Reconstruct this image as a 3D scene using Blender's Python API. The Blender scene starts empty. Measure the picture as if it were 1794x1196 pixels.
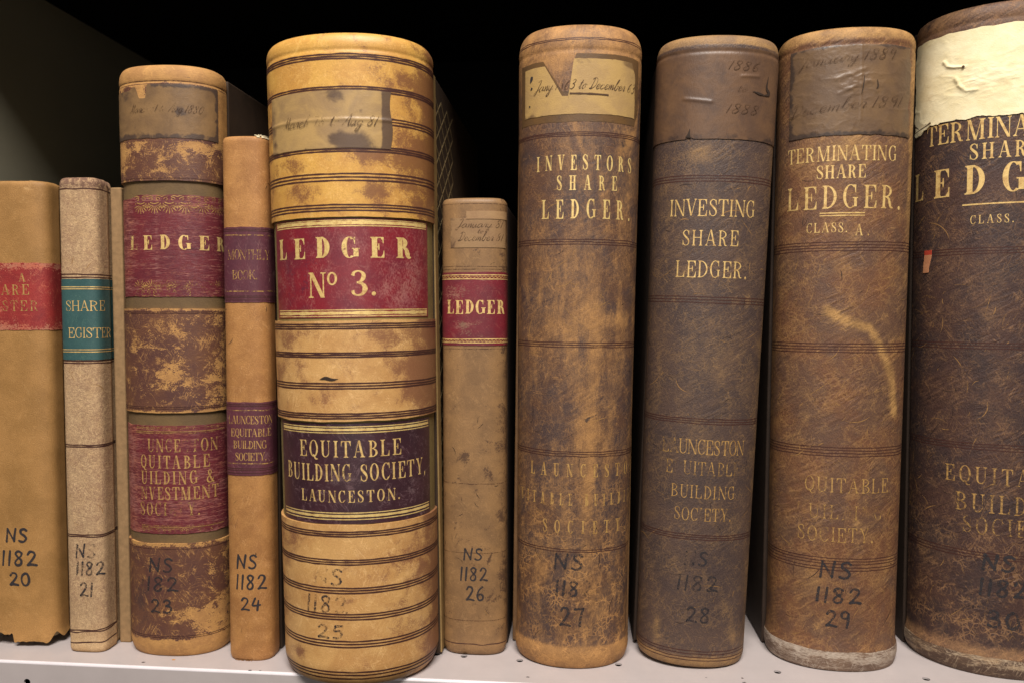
import bpy
import bmesh
import math
import random
import numpy as np

R = math.radians
scene = bpy.context.scene
col = scene.collection
random.seed(11)

# ---------------------------------------------------------------- camera
cam_data = bpy.data.cameras.new('camera')
cam_data.sensor_width = 36.0
cam_data.lens = 26.09
cam_data.clip_start = .01
cam_data.clip_end = 50
cam_data.dof.use_dof = True
cam_data.dof.focus_distance = .505
cam_data.dof.aperture_fstop = 6.3
cam = bpy.data.objects.new('camera', cam_data)
cam.location = (0, -.48, .2415)
cam.rotation_euler = (R(90 - 2.33), 0, R(5.1))
col.objects.link(cam)
scene.camera = cam

# ---------------------------------------------------------------- world, lamps, exposure
world = bpy.data.worlds.new('World')
scene.world = world
world.use_nodes = True
world.node_tree.nodes['Background'].inputs['Color'].default_value = (1.0, .93, .86, 1)
world.node_tree.nodes['Background'].inputs['Strength'].default_value = .004
scene.view_settings.view_transform = 'Standard'
scene.view_settings.look = 'None'
scene.view_settings.exposure = 0
scene.view_settings.gamma = 1


def lamp(name, loc, target, size, size_y, power, color):
    d = bpy.data.lights.new(name, 'AREA')
    d.shape = 'RECTANGLE'
    d.size, d.size_y, d.energy, d.color = size, size_y, power, color
    o = bpy.data.objects.new(name, d)
    o.location = loc
    v = [target[i] - loc[i] for i in range(3)]
    yaw = math.atan2(-v[0], v[1])
    pitch = math.atan2(v[2], math.hypot(v[0], v[1]))
    o.rotation_euler = (R(90) + pitch, 0, yaw)
    col.objects.link(o)
    return o


# a run of tubes above the aisle, and an added broad fill behind the camera standing in for room bounce
lamp('aisle_tube', (.10, -1.30, 2.10), (0, .0, .2), 1.15, .75, 104, (1.0, .955, .90))
lamp('room_fill', (-.15, -1.75, .35), (0, .0, .2), 1.0, .9, 5.5, (1.0, .95, .90))


# ---------------------------------------------------------------- scene helpers
def thing(name, label, cat, loc=(0, 0, 0), rot=(0, 0, 0), group=None):
    o = bpy.data.objects.new(name, None)
    o.empty_display_size = .02
    o.location, o.rotation_euler = loc, rot
    o['label'], o['category'] = label, cat
    if group:
        o['group'] = group
    col.objects.link(o)
    return o


def mesh_obj(name, verts, faces, mat, parent=None, attrs=None, smooth=True):
    me = bpy.data.meshes.new(name)
    verts = np.asarray(verts, dtype=np.float32).reshape(-1, 3)
    if isinstance(faces, np.ndarray):                       # all quads
        n = len(faces)
        me.vertices.add(len(verts))
        me.vertices.foreach_set('co', verts.ravel())
        me.loops.add(n * 4)
        me.loops.foreach_set('vertex_index', faces.astype(np.int32).ravel())
        me.polygons.add(n)
        me.polygons.foreach_set('loop_start', np.arange(0, n * 4, 4, dtype=np.int32))
        me.polygons.foreach_set('loop_total', np.full(n, 4, dtype=np.int32))
        me.update(calc_edges=True)
        me.validate()
    else:
        me.from_pydata([tuple(v) for v in verts.tolist()], [], faces)
    for k, v in (attrs or {}).items():
        v = np.asarray(v, dtype=np.float32)
        if v.ndim == 2:
            at = me.attributes.new(k, 'FLOAT_VECTOR', 'POINT')
            at.data.foreach_set('vector', v.ravel())
        else:
            at = me.attributes.new(k, 'FLOAT', 'POINT')
            at.data.foreach_set('value', v.ravel())
    if smooth:
        me.polygons.foreach_set('use_smooth', np.ones(len(me.polygons), dtype=bool))
    me.materials.append(mat)
    o = bpy.data.objects.new(name, me)
    if parent:
        o.parent = parent
    col.objects.link(o)
    return o


def box(name, lo, hi, mat, parent=None, bevel=.0006, seg=2):
    bm = bmesh.new()
    bmesh.ops.create_cube(bm, size=1)
    for v in bm.verts:
        v.co = [lo[i] + (v.co[i] + .5) * (hi[i] - lo[i]) for i in range(3)]
    if bevel:
        bmesh.ops.bevel(bm, geom=bm.edges[:], offset=bevel, segments=seg, affect='EDGES', profile=.5)
    me = bpy.data.meshes.new(name)
    bm.to_mesh(me)
    bm.free()
    me.materials.append(mat)
    o = bpy.data.objects.new(name, me)
    if parent:
        o.parent = parent
    col.objects.link(o)
    return o


# ---------------------------------------------------------------- numpy noise and masks
def vnoise(x, y, seed):
    rs = np.random.RandomState(seed)
    tab = rs.rand(64, 64)
    xi, yi = np.floor(x).astype(int), np.floor(y).astype(int)
    fx, fy = x - xi, y - yi
    fx, fy = fx * fx * (3 - 2 * fx), fy * fy * (3 - 2 * fy)
    g = lambda i, j: tab[(xi + i) % 64, (yi + j) % 64]
    return (g(0, 0) * (1 - fx) + g(1, 0) * fx) * (1 - fy) + (g(0, 1) * (1 - fx) + g(1, 1) * fx) * fy


def fbm(x, y, seed, octaves=4):
    s, amp, tot = 0, 1.0, 0
    for k in range(octaves):
        s = s + amp * vnoise(x * 2 ** k + 7.3 * k, y * 2 ** k + 3.1 * k, seed + k)
        tot += amp
        amp *= .55
    return s / tot


def sst(v, lo, hi):
    t = np.clip((v - lo) / (hi - lo), 0, 1)
    return t * t * (3 - 2 * t)


def blob(a, z, a0, z0, ra, rz, rot=0.0):
    c, s = math.cos(rot), math.sin(rot)
    u, v = (a - a0) * c + (z - z0) * s, -(a - a0) * s + (z - z0) * c
    return np.exp(-(u / ra) ** 2 - (v / rz) ** 2)


def path(a, z, pts, w):
    d = np.full(np.shape(a), 9.0)
    for (x0, y0), (x1, y1) in zip(pts[:-1], pts[1:]):
        L2 = (x1 - x0) ** 2 + (y1 - y0) ** 2
        t = np.clip(((a - x0) * (x1 - x0) + (z - y0) * (y1 - y0)) / L2, 0, 1)
        d = np.minimum(d, np.hypot(a - x0 - t * (x1 - x0), z - y0 - t * (y1 - y0)))
    return np.exp(-(d / w) ** 2)


# ---------------------------------------------------------------- materials
def lin(c):
    r = []
    for v in c[:3]:
        v /= 255.0
        r.append(v / 12.92 if v <= .04045 else ((v + .055) / 1.055) ** 2.4)
    return (r[0], r[1], r[2], 1)


class Nodes:
    def __init__(self, name):
        self.m = bpy.data.materials.new(name)
        self.m.use_nodes = True
        self.t = self.m.node_tree
        self.t.nodes.clear()
        self.out = self.t.nodes.new('ShaderNodeOutputMaterial')

    def new(self, typ, **props):
        n = self.t.nodes.new(typ)
        for k, v in props.items():
            setattr(n, k, v)
        return n

    def put(self, sock, v):
        if isinstance(v, bpy.types.NodeSocket):
            self.t.links.new(v, sock)
        elif v is not None:
            sock.default_value = v

    def attr(self, name, vec=False):
        n = self.new('ShaderNodeAttribute', attribute_name=name)
        return n.outputs['Vector'] if vec else n.outputs['Fac']

    def vmul(self, v, s):
        n = self.new('ShaderNodeVectorMath', operation='MULTIPLY')
        self.put(n.inputs[0], v)
        n.inputs[1].default_value = s
        return n.outputs[0]

    def vadd(self, v, w):
        n = self.new('ShaderNodeVectorMath', operation='ADD')
        self.put(n.inputs[0], v)
        self.put(n.inputs[1], w)
        return n.outputs[0]

    def noise(self, vec, scale, detail=3.0, rough=.55, dist=0.0, color=False):
        n = self.new('ShaderNodeTexNoise')
        self.put(n.inputs['Vector'], vec)
        n.inputs['Scale'].default_value = scale
        n.inputs['Detail'].default_value = detail
        n.inputs['Roughness'].default_value = rough
        n.inputs['Distortion'].default_value = dist
        return n.outputs['Color'] if color else n.outputs['Fac']

    def voro(self, vec, scale, feature='DISTANCE_TO_EDGE'):
        n = self.new('ShaderNodeTexVoronoi', feature=feature)
        self.put(n.inputs['Vector'], vec)
        n.inputs['Scale'].default_value = scale
        return n.outputs['Distance']

    def math(self, op, a, b=None, c=None):
        n = self.new('ShaderNodeMath', operation=op)
        self.put(n.inputs[0], a)
        if b is not None:
            self.put(n.inputs[1], b)
        if c is not None:
            self.put(n.inputs[2], c)
        return n.outputs[0]

    def step(self, v, lo, hi, a=0.0, b=1.0):
        n = self.new('ShaderNodeMapRange', interpolation_type='SMOOTHSTEP')
        self.put(n.inputs[0], v)
        n.inputs[1].default_value, n.inputs[2].default_value = lo, hi
        n.inputs[3].default_value, n.inputs[4].default_value = a, b
        return n.outputs[0]

    def mix(self, f, a, b, blend='MIX'):
        n = self.new('ShaderNodeMix', data_type='RGBA', blend_type=blend)
        self.put(n.inputs[0], f)
        self.put(n.inputs[6], a)
        self.put(n.inputs[7], b)
        return n.outputs[2]

    def centred(self, v, k):
        return self.math('MULTIPLY_ADD', v, k, -.5 * k)

    def bump(self, h, strength, distance, normal=None):
        n = self.new('ShaderNodeBump')
        n.inputs['Strength'].default_value = strength
        n.inputs['Distance'].default_value = distance
        self.put(n.inputs['Height'], h)
        if normal:
            self.put(n.inputs['Normal'], normal)
        return n.outputs[0]

    def surface(self, colour, rough, normal=None, metallic=0.0, spec=.4, alpha=None):
        p = self.new('ShaderNodeBsdfPrincipled')
        self.put(p.inputs['Base Color'], colour)
        self.put(p.inputs['Roughness'], rough)
        self.put(p.inputs['Metallic'], metallic)
        p.inputs['Specular IOR Level'].default_value = spec
        if normal:
            self.put(p.inputs['Normal'], normal)
        s = p.outputs[0]
        if alpha is not None:
            tr = self.new('ShaderNodeBsdfTransparent')
            mx = self.new('ShaderNodeMixShader')
            self.put(mx.inputs[0], alpha)
            self.put(mx.inputs[1], tr.outputs[0])
            self.put(mx.inputs[2], s)
            s = mx.outputs[0]
        self.put(self.out.inputs['Surface'], s)
        return self.m


def leather(name, base, base2, worn, worn2, dark, *, mid=170, fine=1100, soft=.06, wk=1.3, fk=.9,
            aniso=(1, 1, 1), rough=.5, hatch=0.0, dsoft=.1, bump=.45, crack_scale=190, crack_warp=.006, grain=1500, ganiso=(1, 1, 1),
            grain_k=.28, spec=.35, mottle=45, scratch=.5, dist=.0006):
    """Old leather: two dyes, worn places (attribute wear), stains (dark), pale crackle (crack), tone (lightness)."""
    N = Nodes(name)
    p = N.attr('suv', True)
    wear, dk, crk, tone = N.attr('wear'), N.attr('dark'), N.attr('crack'), N.attr('tone')
    pa = N.vmul(p, aniso)
    n_mid = N.noise(pa, mid, 5, .6, .5)
    n_fine = N.noise(pa, fine, 3, .6)
    n_mot = N.noise(p, mottle, 5, .62, .3)
    pg = N.vmul(p, ganiso)
    n_gr = N.noise(pg, grain, 2, .6)
    c = N.mix(N.step(n_mot, .36, .64), lin(base), lin(base2))
    hn = None
    if hatch:                                              # fine slanting wrinkles of the skin
        vr = N.new('ShaderNodeVectorRotate', rotation_type='Z_AXIS')
        N.put(vr.inputs['Vector'], N.vadd(p, N.vmul(N.noise(p, 60, 3, .6, color=True), (.006, .006, 0))))
        vr.inputs['Angle'].default_value = -.55
        hn = N.math('MULTIPLY', N.centred(N.noise(N.vmul(vr.outputs[0], (.17, 1, 1)), 430, 3, .6), 1.0), N.step(N.noise(p, 55, 3), .34, .60))
    # worn
    x = N.math('ADD', N.math('ADD', wear, N.centred(n_mid, wk)), N.centred(n_fine, fk))
    if hatch:
        x = N.math('MULTIPLY_ADD', hn, hatch * 2.6, x)
    wf = N.step(x, .5 - soft, .5 + soft)
    wc = N.mix(N.step(N.noise(p, mottle * 2.3, 4, .6), .35, .65), lin(worn), lin(worn2))
    c = N.mix(N.math('MULTIPLY', wf, .92), c, wc)
    # pale hairline scratches running every way
    if scratch:
        for k, (rx, ry, sc) in enumerate((((1, .12, 1), .9, 300), ((.12, 1, 1), .9, 260), ((1, .3, 1), .9, 210))):
            v = N.new('ShaderNodeVectorRotate', rotation_type='Z_AXIS')
            N.put(v.inputs['Vector'], p)
            v.inputs['Angle'].default_value = .35 + k * .6
            sv = N.vmul(v.outputs[0], rx)
            s1 = N.noise(sv, sc, 3, .55, .8)
            sl = N.math('MULTIPLY', N.step(N.math('ABSOLUTE', N.math('SUBTRACT', s1, .5)), .020, 0.004),
                        N.step(N.noise(p, 75 + 40 * k, 4), .48, .64))
            c = N.mix(N.math('MULTIPLY', sl, scratch), c, lin([min(255, q * 1.1) for q in worn]))
    # crackle
    wv = N.vadd(p, N.vmul(N.noise(p, 120, 3, .6, color=True), (crack_warp,) * 3))
    ce = N.step(N.voro(wv, crack_scale), .085, .01)
    ce2 = N.step(N.voro(N.vmul(wv, (1, .6, 1)), crack_scale * 2.1), .10, .02)
    cm = N.math('MULTIPLY', N.math('MAXIMUM', ce, N.math('MULTIPLY', ce2, .7)),
                N.math('MULTIPLY', crk, N.step(N.noise(p, 70, 5, .65), .44, .60)))
    c = N.mix(N.math('MULTIPLY', cm, .8), c, lin([min(255, v * 1.12) for v in worn]))
    # stains
    xd = N.math('ADD', N.math('ADD', dk, N.centred(N.noise(pa, mid * .8, 5, .62, .5), 1.2)), N.centred(n_fine, .8))
    df = N.step(xd, .50 - dsoft, .50 + dsoft)
    c = N.mix(N.math('MULTIPLY', df, .85), c, lin(dark))
    # grain: fine lightness variation, tone
    v = N.math('MULTIPLY_ADD', N.centred(n_gr, grain_k * 2), 1.0, 1.0)
    v = N.math('MULTIPLY', v, N.math('MULTIPLY_ADD', N.centred(n_fine, .38), 1.0, 1.0))
    if hatch:
        v = N.math('MULTIPLY', v, N.math('MULTIPLY_ADD', hn, hatch * 2.2, 1.0))
    v = N.math('MULTIPLY', v, N.math('ADD', tone, 1.0))
    vm = N.new('ShaderNodeVectorMath', operation='SCALE')
    N.put(vm.inputs[0], c)
    N.put(vm.inputs['Scale'], v)
    c = vm.outputs[0]
    h = N.math('ADD', N.math('MULTIPLY', n_gr, .6), N.math('MULTIPLY', n_fine, .5))
    h = N.math('SUBTRACT', h, N.math('MULTIPLY', wf, .25))
    h = N.math('SUBTRACT', h, N.math('MULTIPLY', cm, .5))
    if hn:
        h = N.math('MULTIPLY_ADD', hn, hatch * 6, h)
    nrm = N.bump(h, bump, dist)
    rg = N.math('ADD', N.math('MULTIPLY', wf, .16), N.math('MULTIPLY_ADD', n_mot, .22, rough - .1))
    return N.surface(c, rg, nrm, spec=spec)


def gilt(name, colour=(226, 190, 105), dim=(140, 100, 55), metallic=.35, rough=.36, scale=700):
    """Gold leaf rubbed thin: attribute fade 0 is whole, 1 is gone."""
    N = Nodes(name)
    p, fade = N.attr('suv', True), N.attr('fade')
    n1, n2 = N.noise(p, scale, 4, .65), N.noise(p, 170, 4, .6, .5)
    x = N.math('ADD', N.math('ADD', N.centred(n1, .7), N.centred(n2, .8)), .5)
    keep = N.step(N.math('SUBTRACT', x, fade), -.14, .14)
    c = N.mix(N.step(N.noise(p, 420, 4, .65), .30, .60), lin(dim), lin(colour))
    nrm = N.bump(N.noise(p, 1400, 2), .3, .0002)
    return N.surface(c, rough, nrm, metallic=metallic, spec=.5, alpha=N.math('MULTIPLY', keep, .96))


def ink(name, colour, scale=600, rough=.6, k=1.1):
    N = Nodes(name)
    p, fade = N.attr('suv', True), N.attr('fade')
    x = N.math('ADD', N.math('ADD', N.centred(N.noise(p, scale, 3, .6), k), N.centred(N.noise(p, 190, 3, .6), .7)), .5)
    keep = N.step(N.math('SUBTRACT', x, fade), -.22, .22)
    return N.surface(lin(colour), rough, spec=.25, alpha=N.math('MULTIPLY', keep, .93))


def paper(name, base, pale, stain, *, rough=.7, spec=.2, fibre=.12, sk=.9, lo=.38, hi=.62, streak=(1, 1, 1), bump=.25):
    """Aged paper or glued-down tissue: attribute dark is glue and soot staining."""
    N = Nodes(name)
    p, dk, tone = N.attr('suv', True), N.attr('dark'), N.attr('tone')
    c = N.mix(N.step(N.noise(p, 70, 5, .6, .4), .33, .67), lin(base), lin(pale))
    xd = N.math('ADD', dk, N.centred(N.noise(p, 120, 5, .6, .6), sk))
    c = N.mix(N.math('MULTIPLY', N.step(xd, lo, hi), .9), c, lin(stain))
    f = N.noise(N.vmul(p, streak), 1300, 3, .6)
    v = N.math('MULTIPLY', N.math('MULTIPLY_ADD', N.centred(f, fibre * 2), 1.0, 1.0), N.math('ADD', tone, 1.0))
    vm = N.new('ShaderNodeVectorMath', operation='SCALE')
    N.put(vm.inputs[0], c)
    N.put(vm.inputs['Scale'], v)
    nrm = N.bump(N.math('ADD', f, N.math('MULTIPLY', N.noise(p, 160, 3, .6, .8), 1.4)), bump, .0004)
    return N.surface(vm.outputs[0], rough, nrm, spec=spec)


def plain(name, colour, rough=.6, spec=.3, var=.15, scale=120, bump=.1, bscale=900, metallic=0.0, stretch=(1, 1, 1)):
    N = Nodes(name)
    tc = N.new('ShaderNodeTexCoord').outputs['Object']
    t = N.vmul(tc, stretch)
    c = N.mix(N.noise(t, scale, 5, .6), lin([v * (1 - var) for v in colour]), lin([min(255, v * (1 + var)) for v in colour]))
    return N.surface(c, rough, N.bump(N.noise(t, bscale, 3), bump, .0003), metallic=metallic, spec=spec)


# ---------------------------------------------------------------- book shapes
# (centre x, y of the spine's foremost line, height, half width, spine bulge, profile power,
#  lean in degrees, width scale at head / foot, cap rounding height / depth at head, at foot)
SHAPES = {
    20: (-.4034, .0120, .3330, .0288, .013, 3.2, 0.0, 1.00, 1.00, .004, .0020, .002, .0005),
    21: (-.3468, .0072, .3340, .0143, .010, 3.6, 0.0, 1.00, 1.00, .005, .0035, .004, .0020),
    23: (-.2865, .0064, .4090, .0352, .024, 2.3, 0.0, 1.00, 0.98, .009, .0050, .012, .0040),
    24: (-.2266, .0052, .3591, .0160, .012, 2.8, 0.0, 1.00, 1.00, .004, .0020, .006, .0015),
    25: (-.1485, -.0245, .4140, .0525, .042, 2.1, -0.75, 1.03, 0.965, .008, .0050, .016, .0060),
    26: (-.0727, .0266, .3191, .0226, .014, 2.7, 0.0, 1.00, 1.00, .004, .0030, .008, .0030),
    27: (-.0045, .0130, .4300, .0400, .031, 2.1, 0.7, 1.06, 0.965, .015, .0085, .012, .0020),
    28: (0.0790, .0190, .4204, .0384, .028, 2.15, 2.1, 1.05, 0.96, .008, .0045, .008, .0030),
    29: (0.1782, .0260, .4260, .0428, .031, 2.15, 0.6, 1.03, 0.99, .008, .0045, .010, .0010),
    30: (0.2988, .0227, .4400, .0616, .045, 2.1, 0.0, 1.02, 0.99, .008, .0045, .014, .0030),
}


class Shape:
    """The outside of a rounded spine: arc length a across it (0 in the middle), z up it."""

    def __init__(self, key):
        (self.X, self.Y, self.H, self.h, self.s, self.n, lean, self.tt, self.tb,
         self.crv, self.crn, self.frv, self.frn) = SHAPES[key]
        self.lean = np.radians(lean)
        self.flare = {27: .0016, 29: .0014, 30: .0016, 25: .0003}.get(key, 0)
        ph = np.linspace(-np.pi / 2, np.pi / 2, 1201)
        e = 2.0 / self.n
        x = self.h * np.sign(np.sin(ph)) * np.abs(np.sin(ph)) ** e
        y = self.s * (1 - np.abs(np.cos(ph)) ** e)
        sy = np.linspace(.0006, .012, 24)                       # the shoulder and the joint groove
        sx = self.h - .0022 * np.clip((sy - .004) / .005, 0, 1) ** 2 * (3 - 2 * np.clip((sy - .004) / .005, 0, 1))
        x = np.concatenate([-sx[::-1], x, sx])
        y = np.concatenate([self.s + sy[::-1], y, self.s + sy])
        ds = np.hypot(np.diff(x), np.diff(y))
        A = np.concatenate([[0], np.cumsum(ds)])
        A -= A[-1] / 2
        tx, ty = np.gradient(x, A), np.gradient(y, A)
        k = np.ones(9) / 9
        tx = np.convolve(np.pad(tx, 4, 'edge'), k, 'valid')
        ty = np.convolve(np.pad(ty, 4, 'edge'), k, 'valid')
        L = np.hypot(tx, ty)
        self.A, self.x, self.y, self.nx, self.ny = A, x, y, ty / L, -tx / L
        self.amax = A[-1]
        self.aarc = float(np.interp(self.h * .999, x[600:1250], A[600:1250]))
        self.lift = self.h * abs(np.sin(self.lean))

    def wscale(self, z):
        return self.tb + (self.tt - self.tb) * np.clip(z / self.H, 0, 1)

    def inset(self, z):
        q = np.clip((z - (self.H - self.crv)) / self.crv, 0, 1)
        p = np.clip((self.frv - z) / self.frv, 0, 1)
        return self.crn * (1 - np.sqrt(1 - q * q)) + self.frn * (1 - np.sqrt(1 - p * p))

    def disp(self, a, z):
        """The groove under the rolled headcap, and the foot where the leather spreads."""
        d = -.0004 * np.exp(-((z - (self.H - self.crv - .0035)) / .0013) ** 2) * (self.crv > .0075)
        return d + self.flare * np.exp(-((z - .009) / .008) ** 2) + 0 * a

    def surf(self, a, z, off=0.0):
        """Local coordinates of the point at arc length a and height z, off metres proud of the leather."""
        a = np.asarray(a, float)
        z = np.asarray(z, float)
        a, z = np.broadcast_arrays(a, z)
        x = np.interp(a, self.A, self.x)
        y = np.interp(a, self.A, self.y)
        nx = np.interp(a, self.A, self.nx)
        ny = np.interp(a, self.A, self.ny)
        d = off + self.disp(a, z) - self.inset(z)
        return np.stack([x * self.wscale(z) + nx * d, y + ny * d, z], -1)

    def world(self, p):
        c, s = np.cos(self.lean), np.sin(self.lean)
        return np.stack([self.X + p[..., 0] * c + p[..., 2] * s, self.Y + p[..., 1],
                         self.lift + p[..., 2] * c - p[..., 0] * s], -1)


# ---------------------------------------------------------------- surfaces that follow a spine
SEED = [0.0]


def grid_faces(nv, nu, base=0):
    i = np.arange(nv - 1)[:, None] * nu + np.arange(nu - 1)[None, :] + base
    return np.stack([i, i + 1, i + 1 + nu, i + nu], -1).reshape(-1, 4)


def masks(fn, a, z):
    d = {k: np.zeros(a.shape) for k in ('wear', 'dark', 'crack', 'tone')}
    if fn:
        for k, v in fn(a, z).items():
            d[k] = d[k] + v
    return {k: v.ravel() for k, v in d.items()}


def sheet(sh, name, mat, parent, a0, a1, z0, z1, off, thick, nu=120, nv=80, mask=None,
          left=None, right=None, bot=None, top=None, rise=None, seed=None, label=None):
    """A piece of leather, cloth or paper laid on a spine, with its own thickness and its own edges."""
    s, t = np.meshgrid(np.linspace(0, 1, nu), np.linspace(0, 1, nv))
    zz = z0 + t * (z1 - z0)
    aL = a0 + (left(zz) if left else 0)
    aR = a1 + (right(zz) if right else 0)
    a = aL + s * (aR - aL)
    zb = z0 + (bot(a) if bot else 0)
    zt = z1 + (top(a) if top else 0)
    z = zb + t * (zt - zb)
    o = off + (rise(a, z, s, t) if rise else 0)
    P = sh.surf(a, z, o)
    SEED[0] += 1.37
    sd = SEED[0] if seed is None else seed
    suv = np.stack([a, z, np.full(a.shape, sd * .31)], -1)
    F = [grid_faces(nv, nu)]
    idx = np.arange(nu * nv).reshape(nv, nu)
    loop = np.concatenate([idx[0, :], idx[1:, -1], idx[-1, -2::-1], idx[-2:0:-1, 0]])
    m = masks(mask, a, z)
    Pf, Sf = P.reshape(-1, 3), suv.reshape(-1, 3)
    Plow = sh.surf(a.ravel()[loop], z.ravel()[loop], (o + 0 * a).ravel()[loop] - thick)
    n0, k = len(Pf), len(loop)
    V = np.concatenate([Pf, Pf[loop], Plow])
    S = np.concatenate([Sf, Sf[loop], Sf[loop]])
    j = np.arange(k)
    F.append(np.stack([n0 + j, n0 + k + j, n0 + k + (j + 1) % k, n0 + (j + 1) % k], -1))
    at = {q: np.concatenate([v, v[loop], v[loop]]) for q, v in m.items()}
    at['suv'] = S
    ob = mesh_obj(name, V, np.concatenate(F), mat, parent, at)
    if label:
        ob['label'] = label
    return ob


def spine(sh, mat, parent, mask=None, nu=170, nv=430, extra=(), lump=.00025, seed=None):
    """The spine's leather from joint to joint, turned in over the head and the foot."""
    a = np.linspace(-sh.amax, sh.amax, nu)
    z = np.linspace(.0, sh.H, nv)
    z = np.unique(np.concatenate([z, sh.H - sh.crv * (1 - np.sin(np.linspace(0, np.pi / 2, 14))), np.asarray(extra, float).ravel()]))
    A, Z = np.meshgrid(a, z)
    SEED[0] += 1.37
    sd = SEED[0] if seed is None else seed
    P = sh.surf(A, Z, 0)
    nv = len(z)
    rows = [P]
    for dz, dn in ((0, -.0012), (-.0008, -.0024), (-.008, -.0026)):
        rows.append(sh.surf(A[-1:], Z[-1:], dn) + np.array([0, 0, dz]))
    lo = [sh.surf(A[:1], Z[:1], -.0026) + np.array([0, 0, .008]), sh.surf(A[:1], Z[:1], -.0020) + np.array([0, 0, .0006])]
    V = np.concatenate([r.reshape(-1, 3) for r in lo + rows])
    nr = nv + 5
    A2 = np.repeat(a[None, :], nr, 0)
    Z2 = np.concatenate([[z[0]] * 2, z, [z[-1]] * 3])[:, None] + 0 * A2
    m = masks(mask, A2, Z2)
    m['suv'] = np.stack([A2, Z2, np.full(A2.shape, sd * .31)], -1).reshape(-1, 3)
    return mesh_obj('spine', V, grid_faces(nr, nu), mat, parent, m)


# ---------------------------------------------------------------- lettering
def bar(x0, y0, x1, y1):
    if x1 - x0 >= y1 - y0:
        n = max(2, int((x1 - x0) / .12) + 1)
        return [((x, y0), (x, y1)) for x in np.linspace(x0, x1, n)]
    return [((x0, y), (x1, y)) for y in np.linspace(y0, y1, 4)]


def diag(xb, yb, xt, yt, w):
    return [((xb + (xt - xb) * t, yb + (yt - yb) * t), (xb + (xt - xb) * t + w, yb + (yt - yb) * t)) for t in np.linspace(0, 1, 6)]


def arc(cx, cy, rx, ry, d0, d1, tw, th, n=22):
    r = []
    for d in np.linspace(R(d0), R(d1), n):
        c, s = math.cos(d), math.sin(d)
        r.append(((cx + rx * c, cy + ry * s), (cx + (rx - tw) * c, cy + (ry - th) * s)))
    return r


def smooth_line(pts, n=6):
    pts = [np.asarray(p, float) for p in pts]
    if len(pts) < 3:
        return [pts[0] + (pts[-1] - pts[0]) * t for t in np.linspace(0, 1, 5)]
    q = [2 * pts[0] - pts[1]] + pts + [2 * pts[-1] - pts[-2]]
    r = []
    for i in range(1, len(q) - 2):
        p0, p1, p2, p3 = q[i - 1:i + 3]
        for t in np.arange(0, 1, 1 / n):
            r.append(.5 * (2 * p1 + (p2 - p0) * t + (2 * p0 - 5 * p1 + 4 * p2 - p3) * t ** 2 + (3 * p1 - p0 - 3 * p2 + p3) * t ** 3))
    r.append(pts[-1])
    return r


def pen(pts, w, n=6):
    """A stroke along pts; a point is (x, y) or (x, y, width)."""
    p3 = [(p[0], p[1], p[2] if len(p) > 2 else w) for p in pts]
    L = smooth_line(p3, n)
    xy = np.array([p[:2] for p in L])
    d = np.gradient(xy, axis=0)
    ln = np.maximum(np.hypot(d[:, 0], d[:, 1]), 1e-9)
    nn = np.stack([-d[:, 1] / ln, d[:, 0] / ln], -1)
    return [(tuple(xy[i] + nn[i] * L[i][2] / 2), tuple(xy[i] - nn[i] * L[i][2] / 2)) for i in range(len(L))]


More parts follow.
